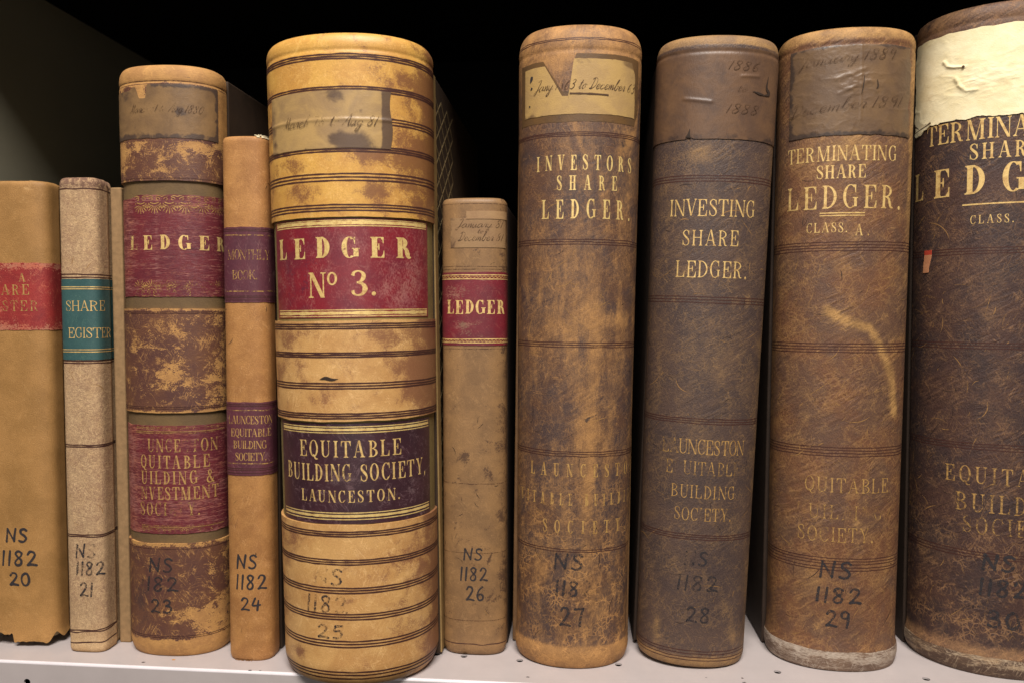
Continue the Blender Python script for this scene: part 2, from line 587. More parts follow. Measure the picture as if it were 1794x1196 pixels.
def glyph(ch, T, t, S):
    """Strips and width of one modern-face capital, cap height 1. T stem, t hairline, S how far a serif sticks out."""
    o = []
    st = .045

    def foot(x0, x1, y=0.0, e=None):
        e = S if e is None else e
        if y == 0:
            o.append(bar(x0 - e, 0, x1 + e, st))
            o.append([((x0 - e * .45, st), (x1 + e * .45, st)), ((x0, st + .055), (x1, st + .055))])
        else:
            o.append(bar(x0 - e, 1 - st, x1 + e, 1))
            o.append([((x0 - e * .45, 1 - st), (x1 + e * .45, 1 - st)), ((x0, 1 - st - .055), (x1, 1 - st - .055))])

    def stem(x, w=None, up=True, dn=True, e=None):
        w = T if w is None else w
        o.append(bar(x, 0, x + w, 1))
        if dn:
            foot(x, x + w, 0, e)
        if up:
            foot(x, x + w, 1, e)

    def beak(x, y, dy):
        o.append([((x - .15, y), (x, y)), ((x - .06, y + dy * .45), (x, y + dy * .45)), ((x - t * .7, y + dy), (x, y + dy))])

    if ch == 'I':
        stem(S)
        return o, T + 2 * S
    if ch in 'ELF':
        stem(S)
        W = .66
        if ch == 'E':
            o.append(bar(S + T, 1 - t, W - .03, 1))
            beak(W - .03, 1 - t, -.26)
            o.append(bar(S + T, .5, .42, .5 + t))
            o.append([((.385, .36), (.385 + t * .8, .36)), ((.36, .52), (.43, .52)), ((.385, .69), (.385 + t * .8, .69))])
        o.append(bar(S + T, 0, W, t))
        beak(W, t, .30)
        return o, W
    if ch == 'T':
        W = .72
        stem(W / 2 - T / 2, None, up=False)
        o.append(bar(0, 1 - t, W, 1))
        o.append([((0, 1 - t), (.15, 1 - t)), ((0, .88), (.06, .88)), ((0, .70), (t * .7, .70))])
        beak(W, 1 - t, -.30 + t)
        return o, W
    if ch == 'H':
        W = .80
        stem(S)
        stem(W - S - T)
        o.append(bar(S + T, .5, W - S - T, .5 + t))
        return o, W
    if ch == 'N':
        W = .82
        stem(S, t, dn=True, up=False)
        o.append(bar(W - S - t, .0, W - S, 1))
        foot(W - S - t, W - S, 1)
        foot(S, S + t, 1, S * .9)
        o.append(diag(W - S - t - T * .55, 0, S - T * .25, 1, T * 1.1))
        return o, W
    if ch == 'M':
        W = .98
        stem(S, t, up=False)
        stem(W - S - T)
        foot(S, S + T * .8, 1, S * .6)
        o.append(diag(W / 2 - T * .55, 0, S, 1, T * 1.02))
        o.append(diag(W / 2 - t * .2, 0, W - S - T, 1, t))
        return o, W
    if ch == 'A':
        W = .82
        o.append(diag(S * .8, 0, W / 2 - T * .5, 1, t))
        o.append(diag(W - S - T * .95, 0, W / 2 - T * .62, 1.02, T * 1.05))
        o.append(bar(.23, .32, .55, .32 + t))
        foot(S * .8, S * .8 + t)
        foot(W - S - T * .95, W - S + T * .1)
        return o, W
    if ch == 'V':
        W = .78
        o.append(diag(W / 2 - T * .5, 0, S * .8, 1, T * 1.05))
        o.append(diag(W / 2 - t * .1, 0, W - S - t, 1, t))
        foot(S * .8, S * .8 + T, 1)
        foot(W - S - t, W - S, 1)
        return o, W
    if ch == 'Y':
        W = .76
        o.append(bar(W / 2 - T / 2, 0, W / 2 + T / 2, .45))
        foot(W / 2 - T / 2, W / 2 + T / 2)
        o.append(diag(W / 2 - T / 2, .43, S * .8, 1, T))
        o.append(diag(W / 2 + T / 2 - t, .43, W - S - t, 1, t))
        foot(S * .8, S * .8 + T, 1)
        foot(W - S - t, W - S, 1)
        return o, W
    if ch == 'K':
        W = .80
        stem(S)
        o.append(diag(S + T, .36, W - S - .10, 1, t))
        o.append(diag(W - S - T * .9, 0, S + T + .10, .56, T))
        foot(W - S - T * .9, W - S + .02)
        foot(W - S - .10, W - S - .06, 1)
        return o, W
    if ch == 'U':
        W = .76
        o.append(bar(S, .30, S + T, 1))
        foot(S, S + T, 1)
        o.append(bar(W - S - t, .30, W - S, 1))
        foot(W - S - t, W - S, 1)
        w2 = (W - 2 * S) / 2
        L = []
        for k, d in enumerate(np.linspace(R(180), R(360), 18)):
            q = k / 17
            tw = T * (1 - q) + t * q
            L.append(((W / 2 + w2 * math.cos(d), .30 + .32 * math.sin(d)),
                      (W / 2 + (w2 - tw) * math.cos(d), .30 + (.32 - t * 1.4) * math.sin(d))))
        o.append(L)
        return o, W
    if ch in 'DBRP':
        stem(S)
        if ch == 'D':
            o.append(arc(S + T * .8, .5, .70 - S - T * .8, .5, -90, 90, T, t))
            return o, .70
        rx = .62 - S - T
        cx = S + T * .9
        if ch == 'B':
            o.append(arc(cx, .745, rx - .02, .255, -90, 90, T * .9, t))
            o.append(arc(cx, .265, rx + .05, .265, -90, 90, T, t))
            return o, .66
        o.append(arc(cx, .74, rx, .26, -90, 90, T * .95, t))
        if ch == 'R':
            o.append(pen([(cx + .06, .50, t * 1.5), (cx + .22, .42, T * .8), (cx + .30, .20, T), (cx + .36, .06, T * .7), (cx + .50, .04, t)], T))
            return o, .76
        return o, .64
    if ch in 'OQ':
        o.append(arc(.37, .5, .37, .515, 0, 360, T, t * .9, 40))
        if ch == 'Q':
            o.append(pen([(.28, .10, t), (.40, .06, T * .8), (.52, -.12, T * .7), (.72, -.14, t)], t))
        return o, .74
    if ch == 'C':
        o.append(arc(.37, .5, .37, .515, 52, 318, T, t * .9, 32))
        beak(.66, 1.0, -.34)
        o.append(pen([(.64, .16, t), (.67, .24, t)], t))
        return o, .68
    if ch == 'G':
        o.append(arc(.37, .5, .37, .515, 52, 305, T, t * .9, 32))
        beak(.64, 1.0, -.34)
        o.append(bar(.56, .06, .56 + T * .95, .42))
        o.append(bar(.56 - S, .42, .56 + T * .95 + S * .8, .42 + st))
        return o, .76
    if ch == 'S':
        o.append(pen([(.52, .70, t), (.47, .90, t * 1.2), (.30, .985, t), (.12, .88, T * .7), (.11, .72, T * .85), (.28, .56, T * 1.05),
                      (.46, .40, T * 1.05), (.53, .24, T * .8), (.46, .07, T * .5), (.28, .015, t), (.12, .10, t * 1.2), (.06, .30, t)], T))
        o.append([((.50, .97), (.535, .97)), ((.50, .66), (.535, .66))])
        o.append([((.045, .03), (.08, .03)), ((.045, .34), (.08, .34))])
        return o, .60
    if ch == '3':
        o.append(pen([(.06, .80, T * .9), (.12, .93, T * .6), (.30, .985, t), (.47, .88, T * .8), (.48, .72, T), (.36, .56, T * .6), (.22, .53, t)], T))
        o.append(pen([(.22, .53, t), (.44, .46, T * .7), (.54, .28, T * 1.2), (.44, .07, T * .7), (.24, .01, t), (.09, .08, T * .6), (.05, .20, T * .8)], T))
        return o, .60
    if ch == '&':
        o.append(pen([(.74, .40, t), (.62, .16, t * 1.2), (.40, .01, T * .5), (.16, .06, T * .8), (.07, .24, T * .9), (.16, .42, T * .6), (.36, .58, t),
                      (.48, .76, T * .5), (.38, .96, t), (.22, .88, T * .6), (.22, .70, T * .8), (.40, .40, T), (.60, .10, T * .9), (.80, .02, t)], T))
        return o, .84
    if ch == 'o':
        o.append(arc(.22, .74, .22, .26, 0, 360, T * .6, t, 28))
        return o, .46
    if ch == '.':
        o.append(arc(.08, .07, .085, .085, 0, 360, .08, .08, 14))
        return o, .17
    if ch == ',':
        o.append(pen([(.08, .12, .13), (.11, .02, .10), (.04, -.14, .03)], .1))
        return o, .18
    return o, .34


def lay(sh, name, strips, mat, parent, off, fades, zof, aof):
    """Strips of (a, z) pairs laid on the spine as one mesh."""
    V, F, S, D = [], [], [], []
    for i, st in enumerate(strips):
        a = np.array([[p[0], q[0]] for p, q in st])
        z = np.array([[p[1], q[1]] for p, q in st])
        P = sh.surf(aof + a, zof + z, off + 4e-6 * (i % 9))
        b = len(V) and sum(len(v) for v in V)
        n = len(st)
        V.append(P.reshape(-1, 3))
        S.append(np.stack([aof + a, zof + z, 0 * a + .77], -1).reshape(-1, 3))
        D.append(np.full(2 * n, fades[i]))
        k = np.arange(n - 1) * 2 + b
        F.append(np.stack([k, k + 1, k + 3, k + 2], -1))
    return mesh_obj(name, np.concatenate(V), np.concatenate(F), mat, parent,
                    {'suv': np.concatenate(S), 'fade': np.concatenate(D)}, smooth=False)


def text(sh, parent, mat, s, aL, aR, z, h, off=.00007, T=.17, t=.045, S=.075, cond=1.0, fade=.05, lost=None, slope=0.0, name='gilt_lettering'):
    """One line of capitals from aL to aR, standing on height z, h tall; lost gives letters that are worn away."""
    gl = [glyph(c, T / cond, t, S / cond) if c != ' ' else ([], .34) for c in s]
    W = sum(g[1] for g in gl) * cond * h
    n = len(s) - 1
    gap = (aR - aL - W) / max(n, 1)
    if gap < .03 * h:
        cond *= max(.35, (aR - aL - .05 * h * n) / W)
        W = sum(g[1] for g in gl) * cond * h
        gap = (aR - aL - W) / max(n, 1)
    x = 0.0
    strips, fd = [], []
    rnd = random.Random(s)
    for i, (g, w) in enumerate(gl):
        f = fade + (lost or {}).get(i, 0)
        dx, dz = rnd.uniform(-.02, .02) * h, rnd.uniform(-.02, .02) * h
        for st in g:
            strips.append([((x + dx + p[0] * cond * h, dz + p[1] * h + slope * x), (x + dx + q[0] * cond * h, dz + q[1] * h + slope * x)) for p, q in st])
            fd.append(f)
        x += w * cond * h + gap
    return lay(sh, name, strips, mat, parent, off, fd, z, aL)


def rule(sh, parent, mat, a0, a1, zs, w, off=.00006, fade=.05, name='gilt_rule', wob=.0, tilt=0.0):
    """Straight lines run round the spine, each an object of its own."""
    a = np.linspace(a0, a1, 70)
    out = []
    for k, z in enumerate(zs):
        n = (vnoise(a * 160 + k * 5, a * 0 + z * 90, 5) - .5) * wob + tilt * a
        ww = w * (.75 + .5 * vnoise(a * 300 + 3 * k, a * 0 + z * 50, 6))
        st = [((x, z + d - q / 2), (x, z + d + q / 2)) for x, d, q in zip(a, n, ww)]
        out.append(lay(sh, name, [st], mat, parent, off + 4e-6 * k, [fade], 0, 0))
    return out


MARK = {
    'N': [[(.0, .0), (.04, .5), (.08, 1.0)], [(.08, .96), (.3, .5), (.50, .08)], [(.50, .05), (.54, .5), (.62, 1.02)]],
    'S': [[(.50, .88), (.34, 1.0), (.12, .90), (.14, .66), (.34, .50), (.46, .28), (.34, .06), (.14, .02), (.0, .10)]],
    '1': [[(.10, 1.0), (.06, .5), (.02, .0)]],
    '8': [[(.40, .90), (.22, 1.0), (.06, .84), (.18, .60), (.38, .36), (.34, .08), (.14, .0), (.02, .18), (.14, .42), (.36, .66), (.42, .88)]],
    '2': [[(.04, .78), (.16, .98), (.36, .94), (.42, .72), (.26, .38), (.02, .04)], [(.02, .04), (.24, .08), (.52, .02)]],
    '0': [[(.26, 1.0), (.08, .82), (.02, .46), (.12, .08), (.32, .02), (.46, .26), (.46, .66), (.36, .94), (.24, .98)]],
    '3': [[(.04, .86), (.20, 1.0), (.38, .88), (.34, .66), (.16, .54)], [(.16, .54), (.40, .46), (.44, .20), (.26, .0), (.02, .08)]],
    '4': [[(.20, 1.0), (.10, .70), (.02, .42), (.24, .40), (.50, .44)], [(.40, .78), (.36, .40), (.32, .0)]],
    '5': [[(.46, .98), (.14, .96)], [(.14, .96), (.08, .58), (.30, .60), (.42, .36), (.30, .06), (.02, .02)]],
    '6': [[(.40, 1.0), (.16, .76), (.04, .36), (.16, .04), (.38, .10), (.42, .34), (.24, .48), (.06, .32)]],
    '7': [[(.02, .94), (.26, .96), (.46, .98)], [(.46, .98), (.34, .56), (.28, .0)]],
    '9': [[(.42, .86), (.24, 1.0), (.06, .84), (.10, .62), (.30, .58), (.42, .80)], [(.42, .84), (.40, .40), (.34, .0)]],
}


def marker(sh, parent, mat, lines, w, fade=.25, lost=None, off=.00009):
    """The pen-written shelf mark: lines of (text, aL, aR, z, h)."""
    strips, fd = [], []
    rnd = random.Random(lines[-1][0])
    for li, (s, aL, aR, z, h) in enumerate(lines):
        n = len(s)
        ws = [{'1': .14, 'N': .62}.get(c, .5) for c in s]
        k = (aR - aL) / (sum(ws) + .22 * (n - 1))
        x = aL
        for i, c in enumerate(s):
            for p in MARK[c]:
                q = pen([(x + u * k, z + v * h, w * rnd.uniform(.8, 1.3)) for u, v in p], w, 7)
                strips.append(q)
                fd.append(fade + (lost or {}).get((li, i), 0))
                for e in (p[0], p[-1]):                      # round pen ends
                    ex, ez = x + e[0] * k, z + e[1] * h
                    strips.append(arc(ex, ez, w / 2, w / 2, 0, 360, w / 2.02, w / 2.02, 12))
                    fd.append(fd[-1])
            x += (ws[i] + .22) * k
    return lay(sh, 'shelf_mark', strips, mat, parent, off, fd, 0, 0)


CURS = {   # (strokes, advance); x-height .42
    'a': ([[(.40, .36), (.22, .44), (.04, .22), (.10, .0), (.28, .10), (.40, .40)], [(.40, .40), (.38, .08), (.56, .10)]], .54),
    'b': ([[(.0, .1), (.22, .7), (.26, 1.0), (.14, .8), (.10, .1), (.26, .0), (.36, .26), (.28, .40), (.48, .34)]], .46),
    'c': ([[(.34, .36), (.20, .44), (.04, .2), (.14, .0), (.40, .12)]], .40),
    'd': ([[(.38, .36), (.20, .44), (.04, .2), (.12, .0), (.30, .12), (.46, 1.0)], [(.44, .9), (.40, .06), (.56, .12)]], .54),
    'e': ([[(.0, .12), (.22, .22), (.30, .38), (.16, .44), (.06, .2), (.16, .0), (.40, .12)]], .38),
    'm': ([[(.0, .3), (.08, .42), (.06, .0)], [(.07, .1), (.22, .44), (.26, .3), (.22, .0)], [(.24, .1), (.40, .44), (.46, .3), (.42, .02), (.58, .12)]], .56),
    'n': ([[(.0, .3), (.08, .42), (.06, .0)], [(.07, .1), (.24, .44), (.30, .3), (.26, .02), (.42, .12)]], .42),
    'r': ([[(.0, .1), (.12, .46), (.26, .38), (.20, .04), (.36, .12)]], .34),
    'u': ([[(.04, .42), (.04, .06), (.18, .02), (.32, .40)], [(.33, .42), (.30, .04), (.46, .12)]], .46),
    't': ([[(.0, .1), (.16, .8), (.10, .04), (.26, .1)], [(.0, .52), (.28, .56)]], .28),
    'o': ([[(.2, .42), (.04, .22), (.14, .0), (.30, .2), (.2, .42), (.42, .36)]], .40),
    'y': ([[(.04, .42), (.06, .08), (.20, .04), (.32, .40)], [(.33, .42), (.22, -.4), (.04, -.46), (.2, -.1), (.46, .12)]], .46),
    'h': ([[(.0, .1), (.22, .7), (.26, 1.0), (.14, .8), (.06, .0)], [(.08, .1), (.24, .44), (.30, .3), (.28, .02), (.44, .12)]], .44),
    'l': ([[(.0, .1), (.24, .7), (.26, 1.0), (.12, .8), (.10, .1), (.28, .1)]], .28),
    'g': ([[(.34, .36), (.18, .44), (.04, .2), (.14, .02), (.30, .16), (.36, .42)], [(.36, .42), (.26, -.4), (.06, -.44), (.2, -.1), (.48, .12)]], .46),
    's': ([[(.0, .1), (.16, .46), (.26, .14), (.08, .0)], [(.08, .0), (.36, .12)]], .34),
    'J': ([[(.10, .86), (.40, 1.0), (.34, .4), (.20, -.2), (.02, -.2), (.16, .06), (.50, .2)]], .50),
    'D': ([[(.22, .96), (.16, .1), (.02, .06), (.2, .0), (.50, .3), (.46, .86), (.2, 1.0), (.04, .84)]], .60),
    'M': ([[(.0, .0), (.12, .6), (.16, 1.0), (.22, .1)], [(.22, .1), (.42, 1.0), (.44, .04), (.58, .12)]], .58),
    'A': ([[(.0, .0), (.26, .6), (.42, 1.0), (.44, .04), (.58, .1)], [(.14, .36), (.46, .40)]], .58),
}


def cursive(sh, parent, mat, s, aL, aR, z, h, fade=.3, lost=None, off=.00009, w=.045, slope=0.0):
    strips, fd = [], []
    x = 0
    adv = []
    for c in s:
        if c in CURS:
            adv.append(CURS[c][1])
        elif c in MARK:
            adv.append({'1': .26}.get(c, .52))
        else:
            adv.append(.3)
    k = (aR - aL) / sum(adv)
    for i, c in enumerate(s):
        sts = CURS[c][0] if c in CURS else [[(u * .8, v * .85) for u, v in p] for p in MARK.get(c, [])]
        for p in sts:
            pts = []
            for j, (u, v) in enumerate(p):
                ww = w * h * (1.5 if j and v < p[j - 1][1] else .7)
                pts.append((aL + (x + u) * k + v * h * .42, z + v * h + slope * x * k, ww))
            strips.append(pen(pts, w * h, 5))
            fd.append(fade + (lost or {}).get(i, 0))
        x += adv[i]
    return lay(sh, 'handwriting', strips, mat, parent, off, fd, 0, 0)


# ---------------------------------------------------------------- materials in use
GILT = gilt('gilt', (234, 202, 130), (206, 166, 100), metallic=.22)
GILT_WORN = gilt('gilt_rubbed', (190, 148, 86), (148, 108, 62), metallic=.12, rough=.45)
GILT_PALE = gilt('gilt_pale', (228, 192, 122), (188, 146, 88), metallic=.18, rough=.42)
TOOLED = ink('blind_tooled_line', (72, 44, 38), 900, .5, .9)
INK_PEN = ink('marker_ink', (54, 50, 52), 800, .55)
INK_BROWN = ink('iron_gall_ink', (78, 55, 38), 900, .7)
PAGES = plain('page_edges', (176, 156, 120), .8, .15, .12, 60, .2, 300, stretch=(14, 1, 1))
BOARD_DARK = plain('dark_board_cloth', (52, 40, 32), .7, .25, .2, 90, .3, 1500)
BOARD_BROWN = plain('brown_board_cloth', (60, 46, 35), .7, .25, .2, 90, .3, 1500)
SUEDE = plain('beige_suede_board', (138, 110, 78), .85, .12, .2, 260, .5, 1500)
CALF = plain('brown_calf_board', (112, 82, 54), .5, .3, .25, 130, .4, 1200)
EDGE = plain('highlight_steel_edge', (214, 206, 208), .30, .6, .05, 60, .05, 900)  # paler than the shelf: the edge's bright highlight is put into the colour
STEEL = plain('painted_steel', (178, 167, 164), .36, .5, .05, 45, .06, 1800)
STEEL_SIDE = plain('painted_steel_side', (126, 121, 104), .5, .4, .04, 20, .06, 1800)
STEEL_SHADED = plain('steel_in_shade', (8, 8, 8), .9, .05, .1, 20, .05, 900)  # near-black: the deep shade inside the bay is put into the colour
HOLE = plain('hole_shade', (14, 13, 13), .8, .1, .1, 50, .05, 900)  # near-black, standing in for the shade seen through the holes
CHIP = plain('bare_metal_chip', (70, 60, 60), .6, .4, .2, 600, .1, 900)

# ---------------------------------------------------------------- the steel shelving
unit = thing('steel_shelving', 'grey painted steel shelf with round bolt holes carrying the row of ledgers', 'shelving')
XL, XR, YF, YB = -.4700, .60, -.0085, .34


def plate(name, xs, ys, z_top, z_low, holes, mat, parent, axis='z'):
    """A steel sheet with real round holes through it."""
    bm = bmesh.new()
    loops = [[(xs[0], ys[0]), (xs[1], ys[0]), (xs[1], ys[1]), (xs[0], ys[1])]]
    for hx, hy, r in holes:
        loops.append([(hx + r * math.cos(q), hy + r * math.sin(q)) for q in np.linspace(0, 2 * math.pi, 24, endpoint=False)])
    ed = []
    for L in loops:
        vs = [bm.verts.new((x, y, z_top)) for x, y in L]
        ed += [bm.edges.new((vs[i], vs[(i + 1) % len(vs)])) for i in range(len(vs))]
    bmesh.ops.triangle_fill(bm, use_beauty=True, use_dissolve=False, edges=ed)
    bmesh.ops.recalc_face_normals(bm, faces=bm.faces[:])
    if bm.faces[0].normal.z < 0:
        bmesh.ops.reverse_faces(bm, faces=bm.faces[:])
    r = bmesh.ops.extrude_face_region(bm, geom=bm.faces[:])
    for v in [g for g in r['geom'] if isinstance(g, bmesh.types.BMVert)]:
        v.co.z = z_low
    bmesh.ops.recalc_face_normals(bm, faces=bm.faces[:])
    if axis == 'y':                                    # stand it up: y becomes z, z becomes -y
        for v in bm.verts:
            v.co = (v.co.x, -v.co.z, v.co.y)
        bmesh.ops.recalc_face_normals(bm, faces=bm.faces[:])
    me = bpy.data.meshes.new(name)
    bm.to_mesh(me)
    bm.free()
    me.materials.append(mat)
    o = bpy.data.objects.new(name, me)
    o.parent = parent
    col.objects.link(o)
    return o


top_holes = [(-.0985, .028, .0024), (-.0790, .0265, .0024), (-.0395, .0235, .0024), (.0282, .0235, .0024),
             (.1340, .0225, .0024), (.2290, .0215, .0024), (-.30, .13, .0024), (.10, .13, .0024)]
plate('shelf_board', (XL, XR), (YF + .0016, YB), 0, -.0012, top_holes, STEEL, unit)
# the rolled front edge and the lip hanging from it
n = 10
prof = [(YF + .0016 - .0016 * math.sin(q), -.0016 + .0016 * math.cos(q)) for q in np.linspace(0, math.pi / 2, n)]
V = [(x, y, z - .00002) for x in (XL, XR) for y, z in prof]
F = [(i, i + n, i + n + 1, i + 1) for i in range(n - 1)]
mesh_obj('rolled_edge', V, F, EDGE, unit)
plate('front_lip', (XL, XR), (-.034, -.0016), -YF, -YF - .0012, [(-.3788, -.0145, .0024), (.12, -.0145, .0024)], STEEL, unit, 'y')
box('lip_hole_shade', (XL, .012, -.034), (XR, .0135, -.004), HOLE, unit, 0)
box('board_hole_shade', (XL, .0140, -.012), (XR, .16, -.0105), HOLE, unit, 0)
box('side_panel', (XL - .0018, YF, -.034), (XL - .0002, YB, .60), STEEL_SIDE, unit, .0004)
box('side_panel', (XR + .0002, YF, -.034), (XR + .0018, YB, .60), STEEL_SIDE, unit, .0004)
box('upper_shelf', (XL, YF - .004, .515), (XR, YB, .545), STEEL_SHADED, unit, .001)
box('back_panel', (XL, YB + .0005, -.034), (XR, YB + .0020, .60), STEEL_SHADED, unit, .0003)  # near-black sheet standing in for the unlit space behind
up = box('upright', (-.262, YB - .030, 0), (-.232, YB - .001, .514), STEEL_SHADED, unit, .0008)
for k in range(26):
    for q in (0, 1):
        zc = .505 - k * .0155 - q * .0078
        box('lit_slot', (-.2535 + q * .009, YB - .0306, zc - .0038), (-.2500 + q * .009, YB - .0301, zc + .0038), STEEL_SIDE, up, 0)  # paler plate: light showing through the upright is put into its colour


def chip(x, y, r, seed, z=.00006):
    q = np.linspace(0, 2 * math.pi, 11, endpoint=False)
    rr = r * (.5 + .6 * np.random.RandomState(seed).rand(11))
    V = [(x + a * math.cos(t) * 1.7, y + a * math.sin(t), z) for a, t in zip(rr, q)]
    mesh_obj('paint_chip', V, [tuple(range(11))], CHIP, unit, smooth=False)


for x, y, r, s in ((-.298, -.0022, .0011, 1), (-.2195, -.0068, .0010, 2), (-.2125, -.0066, .0006, 3), (-.0325, .0005, .0008, 4),
                   (.1085, .006, .0009, 6), (-.135, -.0058, .0008, 8), (.085, .0105, .0005, 10)):
    chip(x, y, r, s)


SCUFF = ink('pale_scuff', (158, 118, 72), 700, .55, 1.0)
SCUFF_DARK = ink('dark_scuff', (54, 42, 38), 700, .55, 1.0)


def scuffs(sh, parent, seed, n, z0, z1, slant, lmax=.022, dark=.25):
    """Single long scratches and creases in the leather, too many and too fine to pick apart."""
    rs = random.Random(seed)
    for nm, mat, cnt in (('scratches', SCUFF, int(n * (1 - dark))), ('creases', SCUFF_DARK, int(n * dark))):
        st, fd = [], []
        for _ in range(cnt):
            a0, z = rs.uniform(-sh.aarc, sh.aarc) * .92, rs.uniform(z0, z1)
            q = slant + rs.gauss(0, .75)
            L = rs.uniform(.003, lmax) * rs.uniform(.4, 1)
            bend = rs.uniform(-.35, .35)
            w = rs.uniform(.00018, .00050)
            pts = []
            for k in range(5):
                u = k / 4
                qq = q + bend * (u - .5) * 2
                pts.append((a0 + L * (u - .5) * math.cos(qq), z + L * (u - .5) * math.sin(qq), w * (.25 + math.sin(math.pi * u))))
            st.append(pen(pts, w, 4))
            fd.append(rs.uniform(.30, .62))
        o = lay(sh, nm, st, mat, parent, .00004, fd, 0, 0)
        o['kind'] = 'stuff'


# ---------------------------------------------------------------- a book's boards and leaves
def new_book(key, name, label):
    sh = Shape(key)
    t = thing(name, label, 'ledger' if 'ledger' in name else 'book', (sh.X, sh.Y, sh.lift), (0, sh.lean, 0), 'old account books standing on the steel shelf')
    return sh, t


def bound(sh, t, mat, depth=.235, bl=0.0, br=0.0, lower=.003, page=PAGES, y0=.0085, thick=.0042):
    """Two cover boards and the block of leaves between them; bl, br stick a board out beyond the spine."""
    w = sh.wscale(.5 * sh.H)
    h = sh.h * w
    ys = sh.s + y0
    out = []
    for s, e in ((-1, bl), (1, br)):
        x0, x1 = sorted((s * (h + e), s * (h + e - thick)))
        out.append(box('cover', (x0, ys, .0), (x1, ys + depth, sh.H - lower), mat, t, .0011, 3))
    box('page_block', (-h + .0050, sh.s * .75, .0045), (h - .0050, ys + depth - .006, sh.H - lower - .0045), page, t, .0012, 2)
    return out


def fan(cx, cz, r, n, dirn, w):
    L = []
    for k in range(n):
        q = R(-70 + 140 * k / (n - 1))
        x, z = math.sin(q), math.cos(q) * dirn
        L.append(pen([(cx + x * r * .2, cz + z * r * .2, w * .5), (cx + x * r * .7, cz + z * r * .7, w * 1.3), (cx + x * r, cz + z * r, w * .6)], w, 3))
    return L


def scroll(cx, cz, r, s, w):
    return [pen([(cx + s * r * (1 - .12 * k) * math.cos(.8 * k), cz + r * (1 - .12 * k) * math.sin(.8 * k)) for k in range(8)], w, 3)]


def frieze(sh, parent, mat, a0, a1, z0, z1, flip, fade, rows=2, off=.00008):
    """A gilt roll of palmettes, scrolls and beads between heights z0 and z1."""
    st = []
    H = z1 - z0
    n = int((a1 - a0) / (H * .72))
    p = (a1 - a0) / n
    zf = lambda v: (z0 + v * H) if not flip else (z1 - v * H)
    d = -1 if not flip else 1
    for k in range(n):
        c = a0 + (k + .5) * p
        if rows == 2:
            st += fan(c, zf(.52), H * .5, 7, d, H * .035)
            for s in (-1, 1):
                st += scroll(c + s * p * .22, zf(.80), H * .13, s, H * .035)
                st.append(arc(c + s * p * .40, zf(.58), H * .04, H * .04, 0, 360, H * .038, H * .038, 9))
                st.append(pen([(c + s * p * .5, zf(.95)), (c + s * p * .3, zf(1.0)), (c + s * p * .1, zf(.93))], H * .04, 3))
            st.append(pen([(c - p * .3, zf(.64)), (c, zf(.57)), (c + p * .3, zf(.64))], H * .05, 4))
            st += fan(c + p * .5, zf(.56), H * .3, 5, d, H * .03)
        else:
            for s in (-1, 1):
                st += scroll(c + s * p * .24, zf(.62), H * .22, s, H * .06)
            st.append(pen([(c - p * .2, zf(.95)), (c, zf(.80)), (c + p * .2, zf(.95))], H * .05, 3))
            for q in range(4):
                x = c + (q - 1.5) * p / 4
                st.append(pen([(x - p * .1, zf(.12)), (x, zf(.02)), (x + p * .1, zf(.12))], H * .06, 3))
    fd = [fade + .18 * math.sin(i * .013) for i in range(len(st))]
    if rows == 1:
        for z in (.24, .32):
            st.append([((x, zf(z) - H * .02), (x, zf(z) + H * .02)) for x in np.linspace(a0, a1, 40)])
            fd.append(fade - .1)
    return lay(sh, 'gilt_frieze', st, mat, parent, off, fd, 0, 0)


rag = lambda seed, amp, sc=400: (lambda v: (fbm(v * sc, v * 0 + seed, seed, 4) - .5) * 2 * amp)


# ================================================================ 20: olive-tan ledger, red label, ragged foot
sh, t = new_book(20, 'register_book', 'olive tan book with red label and torn ragged foot, leftmost on the shelf')
m20 = leather('olive_calf', (148, 108, 60), (162, 119, 68), (186, 146, 96), (176, 134, 84), (104, 78, 46), mid=160, wk=.9, soft=.14, grain_k=.36, bump=.5, rough=.62, crack_scale=260, scratch=.15)


def f20(a, z):
    return {'wear': .12 + .25 * blob(a, z, .018, 0.32780, .006, .006) + .1 * fbm(a * 60, z * 30, 3), 'tone': .10 * sst(z, .10, .0) - .05 * sst(z, .2, .33) + .12 * (fbm(a * 90, z * 45, 8) - .5),
            'dark': .10 + .2 * blob(a, z, .0, 0.32580, .05, .004)}


ragged = lambda a: .0042 + (fbm(a * 150, a * 0, 21, 3) - .5) * .0034 + .0055 * sst(np.abs(a - -0.00860), .0085, .0065) * (.8 + .4 * fbm(a * 400, a * 0, 23, 2)) + .0050 * blob(a, 0 * a, 0.02935, 0, .0032, 1) + .004 * sst(a, 0.03144, 0.04355) - .0022 * blob(a, 0 * a, 0.02355, 0, .0030, 1)
sp = sheet(sh, 'spine', m20, t, -sh.amax, sh.amax, 0, sh.H, 0, .0011, 150, 300, f20, bot=ragged, top=rag(5, .0004, 200),
           rise=lambda a, z, s, q: .0030 * sst(z, .012, .002) * (fbm(a * 120, z * 0, 31) - .25) + .0003 * (fbm(a * 60, z * 60, 4) - .5))
bound(sh, t, BOARD_BROWN)
m20l = leather('red_label_leather', (148, 50, 46), (130, 42, 42), (176, 96, 72), (170, 110, 86), (100, 30, 32), mid=200, wk=.9, rough=.5, scratch=.45, crack_scale=300)
lb = sheet(sh, 'title_label', m20l, t, -sh.amax + .0004, sh.aarc * .985, 0.22820, 0.27538, .00035, .0004, 110, 60,
           lambda a, z: {'wear': .32 + .25 * sst(z, 0.23750, 0.22861) + .25 * sst(z, 0.26774, 0.27458) + .18 * sst(a, .0, -.02) - .25 * blob(a, z, .02, 0.23952, .01, .01), 'tone': .06 * (fbm(a * 80, z * 80, 5) - .5), 'dark': .12},
           top=rag(7, .0005, 300), bot=rag(8, .0005, 300))
